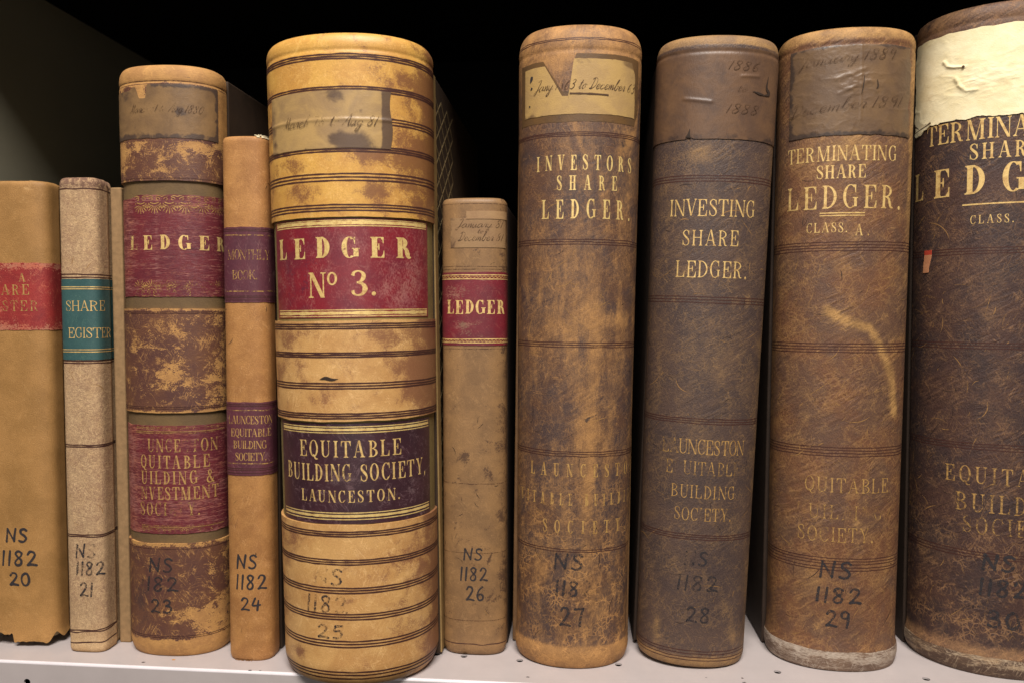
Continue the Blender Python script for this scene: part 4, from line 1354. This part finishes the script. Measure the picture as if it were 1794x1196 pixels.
cursive(sh, pl, INK_BROWN, 'to', 0.00355, 0.00746, 0.29469, 0.00356, .38, off=.0005)
cursive(sh, pl, INK_BROWN, 'December 81', -0.01002, 0.02168, 0.28963, 0.00593, .42, off=.0005)
marker(sh, sp, INK_PEN, [('NS', -0.00616, 0.00630, 0.06846, 0.00790), ('1182', -0.00867, 0.00986, 0.05393, 0.00909), ('26', -0.00460, 0.00785, 0.03976, 0.00988)], .0012, .32)

# ================================================================ 27: brown ledger, torn cream label
sh, t = new_book(27, 'ledger_book', 'tall worn brown investors ledger with torn cream paper label at its head')
m27 = leather('crazed_brown_calf', (92, 66, 52), (76, 60, 56), (170, 124, 74), (144, 104, 64), (50, 42, 42), mid=80, hatch=.16, wk=.95, fk=.45, soft=.30, aniso=(1.3, .4, 1), grain_k=.26, rough=.46, bump=.5, crack_scale=170, scratch=.28, mottle=38)


def f27(a, z):
    w = (.34 + .24 * (fbm(a * 170, z * 14, 301) - .45) + .35 * sst(z, 0.38821, 0.41031) + .24 * blob(a, z, -0.00324, 0.24295, .018, .045) + .24 * blob(a, z, 0.00927, 0.15940, .008, .07) + .9 * sst(z, 0.01720, 0.01210) + .20 * blob(a, z, -0.02314, 0.06300, .008, .014)
         + .30 * path(a, z, [(0.04483, 0.38085), (0.04074, 0.36167), (0.02926, 0.34687)], .0028) + .25 * path(a, z, [(-0.00330, 0.36610), (0.00311, 0.34390)], .0016) + .22 * blob(a, z, 0.02794, 0.23541, .012, .006) + .12 * sst(np.abs(a), .040, .055)
         - .20 * blob(a, z, -0.02758, 0.33277, .02, .05) - .14 * blob(a, z, -0.02649, 0.16704, .012, .02))
    d = .10 + .40 * blob(a, z, 0.00795, 0.16895, .0022, .0014, .5) + .3 * path(a, z, [(0.00907, 0.17010), (0.02167, 0.17506)], .0007) + .28 * sst(z, 0.32162, 0.34390) * sst(z, 0.36056, 0.35131)
    return {'wear': w, 'dark': d, 'crack': .18 + .6 * sst(z, .16, .06), 'tone': .10 * (fbm(a * 60, z * 30, 9) - .5) + .05 * sst(z, .36, .41)}


sp = spine(sh, m27, t, f27, 190, 430)
scuffs(sh, sp, 5, 150, 0.02, 0.33, 0.9)
bound(sh, t, CALF, bl=.0022, br=.0004, lower=.015)
for g in ([0.35797, 0.35686, 0.35575], [0.28804, 0.28654, 0.28504], [0.22028, 0.21877, 0.21725], [0.14753, 0.14600, 0.14446], [0.08163, 0.08008], [0.41915, 0.41800]):
    rule(sh, sp, TOOLED, -sh.aarc, sh.aarc, g, .0006, fade=.34, name='tooled_line', wob=.0006)
T27 = dict(T=.11, t=.05, S=.055)
text(sh, sp, GILT, 'INVESTORS', -0.02767, 0.03793, 0.33351, 0.00988, cond=.58, fade=.10, lost={0: .1}, **T27)
text(sh, sp, GILT, 'SHARE', -0.01372, 0.02586, 0.32050, 0.00950, cond=.58, fade=.12, **T27)
text(sh, sp, GILT, 'LEDGER.', -0.02386, 0.03740, 0.30187, 0.01253, cond=.60, fade=.08, lost={5: .15, 6: .2}, **T27)
text(sh, sp, GILT_WORN, 'LAUNCESTON', -0.03113, 0.05162, 0.13064, 0.00874, cond=.62, fade=.22, T=.12, t=.06)
text(sh, sp, GILT_WORN, 'EQUITABLE BUILDING', -0.05402, 0.05437, 0.11139, 0.00798, cond=.52, fade=.22, lost={0: .2, 16: .2, 17: .3}, T=.11, t=.06)
text(sh, sp, GILT_WORN, 'SOCIETY.', -0.02083, 0.04150, 0.09247, 0.00874, cond=.62, fade=.22, T=.12, t=.06)
m27t = paper('glue_stain', (104, 76, 46), (96, 72, 48), (66, 50, 42), sk=.9, rough=.4, spec=.4, fibre=.1)
m27p = paper('cream_label', (178, 144, 88), (164, 132, 86), (112, 86, 58), sk=1.0, rough=.55, spec=.3, fibre=.1, lo=.42, hi=.75, bump=.3)


def notch(k):
    def f(a):
        x0, x1, x2, x3 = -0.02355, -0.01078, -0.00682, -0.00241
        d = np.interp(a, [x0 - .002, x0 + k * .0012, x1, x2, x3 - k * .0012, x3 + .001], [0, 0, -.0205, -.0205, .0034, .0034])
        return d + (fbm(a * 260, a * 0, 131) - .5) * .0007
    return f


sheet(sh, 'label_stain', m27t, t, -0.04337, 0.04360, 0.36499, 0.40548, .00012, .00015, 170, 90,
      lambda a, z: {'dark': .36 + 0 * a, 'tone': 0 * a}, top=notch(0), bot=rag(132, .0005, 100), right=lambda z: -.004 * sst(z, 0.37348, 0.36499))
pl = sheet(sh, 'paper_label', m27p, t, -0.03872, 0.03970, 0.36979, 0.40217, .00032, .0002, 170, 90,
           lambda a, z: {'dark': .12 + .5 * sst(z, 0.37348, 0.36942) * (.4 + .6 * fbm(a * 120, z * 0, 5)) + .35 * sst(a, 0.02596, 0.03839) * sst(z, 0.37901, 0.39924) + .35 * sst(z, 0.39997, 0.40328) + .22 * sst(a, -0.01445, -0.03625), 'tone': .06 * (fbm(a * 100, z * 100, 5) - .5)},
           top=notch(1), bot=rag(133, .0004, 150), right=lambda z: -.0035 * sst(z, 0.39373, 0.40217) - .001 * fbm(z * 200, z * 0, 9))
cursive(sh, pl, INK_BROWN, 'Jany 1863 to December 63', -0.02998, 0.03822, 0.38601, 0.00722, .36, {5: .2, 6: .25, 9: .2}, off=.00055)
rule(sh, pl, INK_BROWN, -0.00603, 0.01843, [0.38288], .0011, .00055, .1, name='ink_line', tilt=-.03)
st = [pen([(-0.03355, 0.39299, .0004), (-0.03250, 0.39520, .0022), (-0.03201, 0.39703, .0018)], .002, 4), pen([(-0.03296, 0.38821, .0008), (-0.03194, 0.38968, .0018)], .002, 4), arc(-0.03391, 0.37754, .0007, .0007, 0, 360, .00068, .00068, 10)]
lay(sh, 'ink_blots', st, INK_PEN, pl, .00055, [.15] * 3, 0, 0)
marker(sh, sp, INK_PEN, [('NS', -0.01177, 0.00706, 0.06805, 0.01026), ('1182', -0.01073, 0.01378, 0.05015, 0.00988), ('27', -0.00768, 0.00893, 0.02947, 0.01253)], .0015, .42, {(1, 3): .25, (0, 1): .1})

# ================================================================ 28: dark brown leaning ledger
sh, t = new_book(28, 'ledger_book', 'dark brown investing share ledger leaning right, head wrapped in smooth brown tape')
m28 = leather('dark_brown_calf', (84, 66, 58), (72, 58, 54), (154, 118, 74), (128, 98, 68), (48, 40, 40), hatch=.22, mid=60, wk=.8, fk=.35, soft=.32, aniso=(1, .6, 1), grain_k=.30, grain=1100, rough=.48, bump=.55, crack_scale=170, scratch=.20, mottle=35)


def f28(a, z):
    w = (.20 + .18 * (fbm(a * 80, z * 30, 312) - .45) + .10 * sst(np.abs(a), .040, .060) + .30 * blob(a, z, -0.01087, 0.34347, .012, .007) + .30 * blob(a, z, -0.02737, 0.02766, .0035, .022) + .28 * blob(a, z, 0.02799, 0.02375, .004, .010) + .32 * blob(a, z, 0.02407, 0.24781, .002, .006) + .85 * sst(z, 0.01006, 0.00485)
         + .20 * sst(a, .030, .046) + .75 * sst(z, 0.41241, 0.41466) + .10 * blob(a, z, 0, 0.21203, .04, .03))
    return {'wear': w, 'dark': .12 + .2 * blob(a, z, -0.00214, 0.22524, .006, .005), 'crack': .22 + 0 * a, 'tone': .10 * (fbm(a * 60, z * 30, 19) - .5)}


sp = spine(sh, m28, t, f28, 190, 430)
scuffs(sh, sp, 6, 110, 0.02, 0.33, 0.5)
bound(sh, t, BOARD_DARK, br=.0002)
for g in ([0.32869, 0.32684, 0.32499], [0.24931, 0.24743, 0.24555], [0.16878, 0.16726, 0.16574], [0.09095, 0.08940, 0.08786], [0.01202, 0.01006, 0.00771, 0.00569]):
    rule(sh, sp, TOOLED, -sh.aarc, sh.aarc, g, .0006, fade=.26, name='tooled_line', wob=.0004)
for s, x0, x1, z_, h_, f, ls in (('INVESTING', -0.03030, 0.02553, 0.30235, 0.01098, .10, {7: .1}), ('SHARE', -0.02115, 0.01492, 0.28299, 0.01022, .12, {0: .1}), ('LEDGER.', -0.02449, 0.02189, 0.26206, 0.01098, .12, {4: .1, 5: .2})):
    text(sh, sp, GILT_PALE, s, x0, x1, z_, h_, T=.085, t=.045, S=.055, cond=.78, fade=f, lost=ls)
for s, x0, x1, z_, h_, f, ls in (('LAUNCESTON', -0.02880, 0.02773, 0.14512, 0.00984, .24, {0: .2, 1: .2}), ('EQUITABLE', -0.02564, 0.02474, 0.13134, 0.00909, .38, {1: .2, 8: .1}), ('BUILDING', -0.02132, 0.02206, 0.11560, 0.00871, .26, {}), ('SOCIETY.', -0.01871, 0.01986, 0.10059, 0.00871, .28, {3: .2})):
    text(sh, sp, GILT_WORN, s, x0, x1, z_, h_, T=.08, t=.042, S=.055, cond=.76, fade=f + .08, lost=ls)
m28p = paper('brown_tape', (106, 78, 56), (88, 66, 52), (62, 48, 42), sk=1.2, rough=.42, spec=.4, fibre=.12, streak=(1, .3, 1))
pl = sheet(sh, 'tape_patch', m28p, t, -sh.amax + .002, sh.aarc * .985, 0.35232, 0.41096, .0004, .0004, 170, 110,
           lambda a, z: {'dark': .22 + .2 * sst(z, 0.35931, 0.35269) + .14 * sst(z, 0.40512, 0.41062), 'tone': .10 * (fbm(a * 50, z * 80, 5) - .5)},
           bot=lambda a: (fbm(a * 150, a * 0, 141) - .5) * .0006 + .0012 * blob(a, 0 * a, -0.01877, 0, .002, 1),
           rise=lambda a, z, s, q: .00045 * path(a, z, [(-0.02309, 0.37878), (-0.00703, 0.37621)], .0012) + .0004 * path(a, z, [(0.01158, 0.39306), (0.02238, 0.39379)], .0011) + .00015 * fbm(a * 120, z * 60, 6))
cursive(sh, pl, INK_BROWN, '1886', 0.00267, 0.02288, 0.39708, 0.00682, .30, off=.0009)
cursive(sh, pl, INK_BROWN, 'to', 0.00833, 0.01495, 0.38318, 0.00454, .40, off=.0009)
cursive(sh, pl, INK_BROWN, '1888', 0.00255, 0.02381, 0.36924, 0.00719, .30, off=.0009)
st = [pen([(0.03028, 0.39489, .0003), (0.02922, 0.38757, .0016), (0.03169, 0.38391, .0022), (0.02674, 0.38208, .0003)], .002, 5), pen([(0.01890, 0.38391, .0003), (0.02396, 0.38281, .0014), (0.02773, 0.38245, .0003)], .002, 5),
      pen([(-0.01895, 0.35894, .0003), (-0.01952, 0.35526, .0018), (-0.01984, 0.35342, .0040)], .002, 5)]
lay(sh, 'torn_spot', st, BOARD_DARK, pl, .0009, [0] * 3, 0, 0)
marker(sh, sp, INK_PEN, [('NS', -0.00997, 0.00457, 0.07044, 0.00909), ('1182', -0.01423, 0.01258, 0.05337, 0.00984), ('28', -0.00751, 0.00846, 0.03195, 0.00984)], .0013, .46, {(0, 0): .15})

# ================================================================ 29: terminating share ledger class A
sh, t = new_book(29, 'ledger_book', 'brown terminating share ledger with gilt title, between leaning ledger and cream patched ledger')
m29 = leather('hatched_brown_calf', (96, 70, 56), (108, 72, 50), (172, 130, 78), (140, 104, 62), (48, 40, 40), hatch=.30, mid=55, wk=.8, fk=.35, soft=.34, aniso=(1, .8, 1), grain_k=.34, grain=900, ganiso=(1.5, .7, 1), rough=.5, bump=.6, crack_scale=150, scratch=.24, mottle=35)


def f29(a, z):
    w = (.20 + .20 * (fbm(a * 60, z * 40, 311) - .45) + .12 * sst(np.abs(a), .045, .065) + .60 * path(a, z, [(-0.01634, 0.24073), (-0.00226, 0.23323), (0.01065, 0.22948), (0.01914, 0.21594), (0.02788, 0.19710), (0.03128, 0.17440)], .0034) * (.35 + 1.1 * fbm(a * 220, z * 120, 77)) + .30 * blob(a, z, -0.00532, 0.34620, .022, .010) + .22 * blob(a, z, -0.03255, 0.33220, .012, .008)
         + .16 * blob(a, z, -0.02266, 0.06036, .016, .012) + .14 * blob(a, z, 0.02497, 0.06809, .012, .015) + .6 * sst(z, 0.41577, 0.42014) + .6 * sst(a, 0.03494, 0.04211) * sst(z, 0.23548, 0.33220) + .14 * blob(a, z, -0.00703, 0.26914, .008, .02))
    return {'wear': w, 'dark': .13 + .10 * fbm(a * 40, z * 30, 3), 'crack': .26 + 0 * a, 'tone': .10 * (fbm(a * 60, z * 30, 29) - .5)}


sp = spine(sh, m29, t, f29, 200, 430)
scuffs(sh, sp, 7, 170, 0.02, 0.33, 0.6)
bound(sh, t, BOARD_DARK, bl=.0012, br=.0002)
for g in ([0.28627, 0.28441, 0.28255, 0.28069], [0.21971, 0.21782, 0.21594, 0.21406], [0.15085, 0.14895, 0.14705, 0.14514], [0.07657, 0.07464, 0.07271, 0.07040, 0.06847]):
    rule(sh, sp, TOOLED, -sh.aarc, sh.aarc * .98, g, .0006, fade=.26, name='tooled_line', wob=.0004, tilt=.01)
for s, x0, x1, z_, h_, T_, f, ls in (('TERMINATING', -0.04495, 0.02519, 0.33921, 0.00981, .17, .12, {0: .1}), ('SHARE', -0.02542, 0.00454, 0.32777, 0.00868, .22, .10, {0: .08}), ('LEDGER.', -0.04458, 0.03013, 0.30817, 0.01509, .19, .10, {0: .22}),
                                     ('CLASS.', -0.03059, -0.00604, 0.29259, 0.00641, .19, .12, {0: .28}), ('A.', -0.00077, 0.00786, 0.29036, 0.00717, .2, .06, {})):
    text(sh, sp, GILT_PALE, s, x0, x1, z_, h_, T=T_ * .6, t=.042, S=.06, cond=.80, fade=f, lost=ls)
rule(sh, sp, GILT_PALE, -0.02270, 0.00464, [0.30521, 0.30354], .0007, fade=.06)
for s, x0, x1, z_, h_, f, ls in (('EQUITABLE', -0.03488, 0.02764, 0.12072, 0.00981, .30, {0: .35}), ('BUILDING', -0.03250, 0.02346, 0.10271, 0.00943, .38, {0: .2, 4: .1, 6: .15}), ('SOCIETY.', -0.03176, 0.01692, 0.08735, 0.00981, .30, {2: .1})):
    text(sh, sp, GILT_WORN, s, x0, x1, z_, h_, T=.085, t=.045, S=.055, cond=.82, fade=f + .08, lost=ls)
m29p = paper('brown_tissue', (114, 88, 62), (98, 76, 58), (62, 50, 44), sk=1.1, rough=.42, spec=.4, fibre=.12)
pl = sheet(sh, 'tape_patch', m29p, t, -0.04414, 0.03682, 0.35576, 0.41361, .0004, .0004, 170, 110,
           lambda a, z: {'dark': .20 + .4 * sst(a, -0.03763, -0.04366) + .4 * sst(z, 0.36091, 0.35613) + .25 * sst(z, 0.40989, 0.41322) + .25 * blob(a, z, 0.03332, 0.39458, .003, .004), 'tone': .10 * (fbm(a * 70, z * 70, 5) - .5)},
           bot=lambda a: (fbm(a * 190, a * 0, 151) - .5) * .0016, right=lambda z: (fbm(z * 120, z * 0, 152) - .8) * .0045, top=rag(153, .0004, 100),
           rise=lambda a, z, s, q: .0003 * path(a, z, [(-0.01496, 0.39166), (0.00193, 0.39787)], .0013) + .0003 * path(a, z, [(-0.01304, 0.38252), (0.00565, 0.39057), (0.00950, 0.38362)], .0013) + .0002 * path(a, z, [(-0.00022, 0.41646), (0.00017, 0.36531)], .0008) + .00016 * (1 - np.abs(2 * fbm(a * 70, z * 90, 6) - 1)) ** 8 + .0006 * blob(a, z, -0.00304, 0.38910, .012, .008) * (1 - np.abs(2 * fbm(a * 60, z * 120, 16) - 1)) ** 4)
cursive(sh, pl, INK_BROWN, 'January 1889', -0.03896, 0.02177, 0.40151, 0.00755, .40, {i: .1 for i in range(7)}, off=.0010, slope=.06)
cursive(sh, pl, INK_BROWN, 'December 1891', -0.04342, 0.02767, 0.37044, 0.00792, .36, {i: .08 for i in range(8)}, off=.0010, slope=.06)
st = [pen([(0.00168, 0.39385, .0002), (0.00115, 0.38728, .0007), (0.00023, 0.38179, .0003)], .002, 5), pen([(0.00964, 0.39093, .0003), (0.01015, 0.38655, .0008), (0.00909, 0.38508, .0003)], .002, 5)]
lay(sh, 'torn_spot', st, BOARD_DARK, pl, .0011, [.1] * 2, 0, 0)
marker(sh, sp, INK_PEN, [('NS', -0.01661, 0.00253, 0.06307, 0.01094), ('1182', -0.01870, 0.00949, 0.04644, 0.00981), ('29', -0.01228, 0.00305, 0.03015, 0.01057)], .0016, .40)
sheet(sh, 'scuffed_foot', leather('grey_scuff', (116, 92, 74), (100, 78, 64), (172, 156, 140), (150, 130, 112), (74, 58, 50), mid=120, wk=1.3, aniso=(.4, 2.2, 1), soft=.16, ganiso=(.3, 3, 1), grain_k=.3, rough=.6), t, -sh.aarc, sh.aarc, .0, 0.01351, .0003, .0002, 170, 30, lambda a, z: {'wear': .38 + .2 * sst(z, .004, .009)}, bot=lambda a: 0 * a, top=rag(154, .0010, 70))

# ================================================================ 30: widest dark ledger, cream paper patch, at the right
sh, t = new_book(30, 'ledger_book', 'widest dark brown ledger with big torn cream paper patch, rightmost on the shelf')
m30 = leather('hatched_dark_calf', (74, 52, 45), (60, 46, 44), (140, 104, 70), (114, 82, 60), (34, 28, 30), hatch=.30, mid=55, wk=.75, fk=.35, soft=.32, aniso=(1, .8, 1), grain_k=.36, grain=900, ganiso=(1.5, .7, 1), rough=.5, bump=.6, crack_scale=150, scratch=.34, mottle=30)


def f30(a, z):
    w = (.19 + .20 * (fbm(a * 50, z * 30, 313) - .45) + .14 * blob(a, z, -0.03712, 0.24336, .012, .03) + .14 * blob(a, z, -0.02855, 0.18482, .008, .03) + .14 * blob(a, z, -0.07189, 0.07347, .006, .04) + .5 * sst(z, 0.02458, 0.01726) + .35 * sst(z, 0.42080, 0.42798))
    return {'wear': w, 'dark': .10 + .16 * sst(a, -.05, -.08), 'crack': .2 + .5 * sst(z, .15, .05), 'tone': .10 * (fbm(a * 60, z * 30, 39) - .5)}


sp = spine(sh, m30, t, f30, 220, 430)
scuffs(sh, sp, 8, 260, 0.02, 0.34, 0.7)
bound(sh, t, BOARD_DARK)
for g in ([0.28254, 0.28073, 0.27892], [0.22075, 0.21892, 0.21709], [0.15460, 0.15275, 0.15090], [0.08283, 0.08096, 0.07909]):
    rule(sh, sp, TOOLED, -sh.aarc, sh.aarc, g, .0006, fade=.22, name='tooled_line', wob=.0004)
for s, x0, x1, z_, h_, T_, c_, f, ls in (('TERMINATING', -0.07408, 0.01871, 0.35298, 0.01320, .16, .80, .18, {0: .05}), ('SHARE', -0.04620, -0.00751, 0.34010, 0.01027, .18, .80, .26, {}), ('LEDGER.', -0.08762, 0.03678, 0.31787, 0.01870, .24, .84, .12, {}),
                                         ('CLASS.', -0.04470, -0.02105, 0.29843, 0.00550, .15, .8, .20, {})):
    text(sh, sp, GILT_PALE, s, x0, x1, z_, h_, T=T_ * .7, t=.045, S=.065, cond=c_, fade=f, lost=ls)
rule(sh, sp, GILT_PALE, -0.04943, 0.00002, [0.31103], .0009, fade=.10)
for s, x0, x1, z_, h_, f in (('EQUITABLE', -0.05624, 0.01705, 0.12830, 0.01100, .24), ('BUILDING', -0.04965, 0.01607, 0.10933, 0.01210, .26), ('SOCIETY.', -0.04537, 0.01268, 0.09517, 0.01100, .30)):
    text(sh, sp, GILT_WORN, s, x0, x1, z_, h_, T=.10, t=.045, cond=.80, fade=f + .20)
m30p = paper('cream_paper', (232, 214, 168), (242, 228, 188), (196, 160, 104), sk=.7, rough=.75, spec=.2, fibre=.06, lo=.40, hi=.9, bump=.35)
pl = sheet(sh, 'paper_patch', m30p, t, -0.08874, sh.aarc * .93, 0.36725, 0.42468, .0004, .0004, 200, 120,
           lambda a, z: {'dark': .10 + .32 * blob(a, z, -0.07658, 0.38361, .008, .014) + .42 * blob(a, z, -0.04167, 0.38646, .026, .005) + .2 * blob(a, z, -0.02921, 0.37650, .012, .008) + .2 * sst(a, -0.08192, -0.08874)},
           left=lambda z: (fbm(z * 260, z * 0, 161) - .5) * .0040 + .0022 * sst(z, 0.41550, 0.42433), bot=lambda a: (fbm(a * 300, a * 0, 162) - .5) * .0030 - .0040 * sst(a, -0.06725, -0.08411), top=rag(163, .0008, 120),
           rise=lambda a, z, s, q: .0008 * path(a, z, [(-0.06213, 0.40737), (-0.05946, 0.40348), (-0.05590, 0.40206), (-0.04987, 0.40100)], .0008) + .0008 * path(a, z, [(-0.05437, 0.39426), (-0.05225, 0.38894), (-0.04827, 0.38503), (-0.04321, 0.38503)], .0010)
           + .0007 * blob(a, z, -0.03864, 0.39036, .022, .010, .1) * (1 - np.abs(2 * fbm(a * 55, z * 110, 171) - 1)) ** 4 + .0002 * (1 - np.abs(2 * fbm(a * 25, z * 40, 172) - 1)) ** 12 + .0001 * fbm(a * 60, z * 60, 164))
st = [arc(-0.05019, 0.40100, .0009, .0009, 0, 360, .00088, .00088, 12), pen([(-0.08582, 0.36546, .0004), (-0.07490, 0.36725, .0009), (-0.06997, 0.36903, .0016)], .001, 4), pen([(-0.08605, 0.37010, .0014), (-0.08106, 0.36725, .0006)], .001, 4)]
lay(sh, 'ink_blots', st, INK_BROWN, pl, .0016, [.05] * 3, 0, 0)
tag_m = paper('pink_scrap', (196, 136, 96), (190, 128, 92), (176, 52, 38), sk=.3, rough=.6, lo=.45, hi=.55)
sheet(sh, 'paper_scrap', tag_m, t, -0.07453, -0.06867, 0.26770, 0.28290, .0003, .0003, 14, 30, lambda a, z: {'dark': .8 * sst(z, 0.27892, 0.28037)}, left=lambda z: -.0012 * sst(z, 0.27965, 0.26878) + (fbm(z * 500, z * 0, 4) - .5) * .001, right=lambda z: -.0022 * sst(z, 0.27965, 0.26878))
marker(sh, sp, INK_PEN, [('NS', -0.03322, -0.01586, 0.07197, 0.00990), ('1182', -0.03480, -0.00848, 0.05508, 0.01063), ('30', -0.02991, -0.01202, 0.03437, 0.01063)], .0018, .40)
sheet(sh, 'scuffed_foot', leather('brown_scuff', (92, 70, 54), (80, 60, 48), (166, 146, 120), (150, 122, 92), (52, 40, 34), mid=120, wk=1.3, aniso=(.4, 2.2, 1), soft=.16, ganiso=(.3, 3, 1), grain_k=.3, rough=.6), t, -sh.aarc, sh.aarc, .0, 0.01375, .0003, .0002, 200, 30, lambda a, z: {'wear': .30 + .2 * sst(z, .004, .010)}, bot=lambda a: 0 * a, top=rag(165, .0010, 70))


# ---------------------------------------------------------------- crumbs of leather fallen on the shelf
def crumb(label, x, y, r, mat, seed):
    bm = bmesh.new()
    bmesh.ops.create_icosphere(bm, subdivisions=1, radius=1)
    rs = random.Random(seed)
    for v in bm.verts:
        k = rs.uniform(.6, 1.1)
        v.co = (v.co.x * r * 1.7 * k, v.co.y * r * k, max(v.co.z, -.5) * r * .6 * k + r * .3)
    me = bpy.data.meshes.new('leather_crumb')
    bm.to_mesh(me)
    bm.free()
    me.materials.append(mat)
    o = bpy.data.objects.new('leather_crumb', me)
    o.location = (x, y, 0)
    o['label'], o['category'], o['group'] = label, 'crumb', 'crumbs of leather fallen on the shelf'
    col.objects.link(o)


TAN = plain('tan_crumb', (176, 126, 78), .8, .1, .2, 900, .3, 1500)
crumb('tan leather crumb lying in front of the thick brown ledger', -.279, .0030, .0009, TAN, 1)
crumb('dark leather crumb lying between the dark leaning ledger and its right neighbour', .1085, .0115, .0006, BOARD_BROWN, 2)
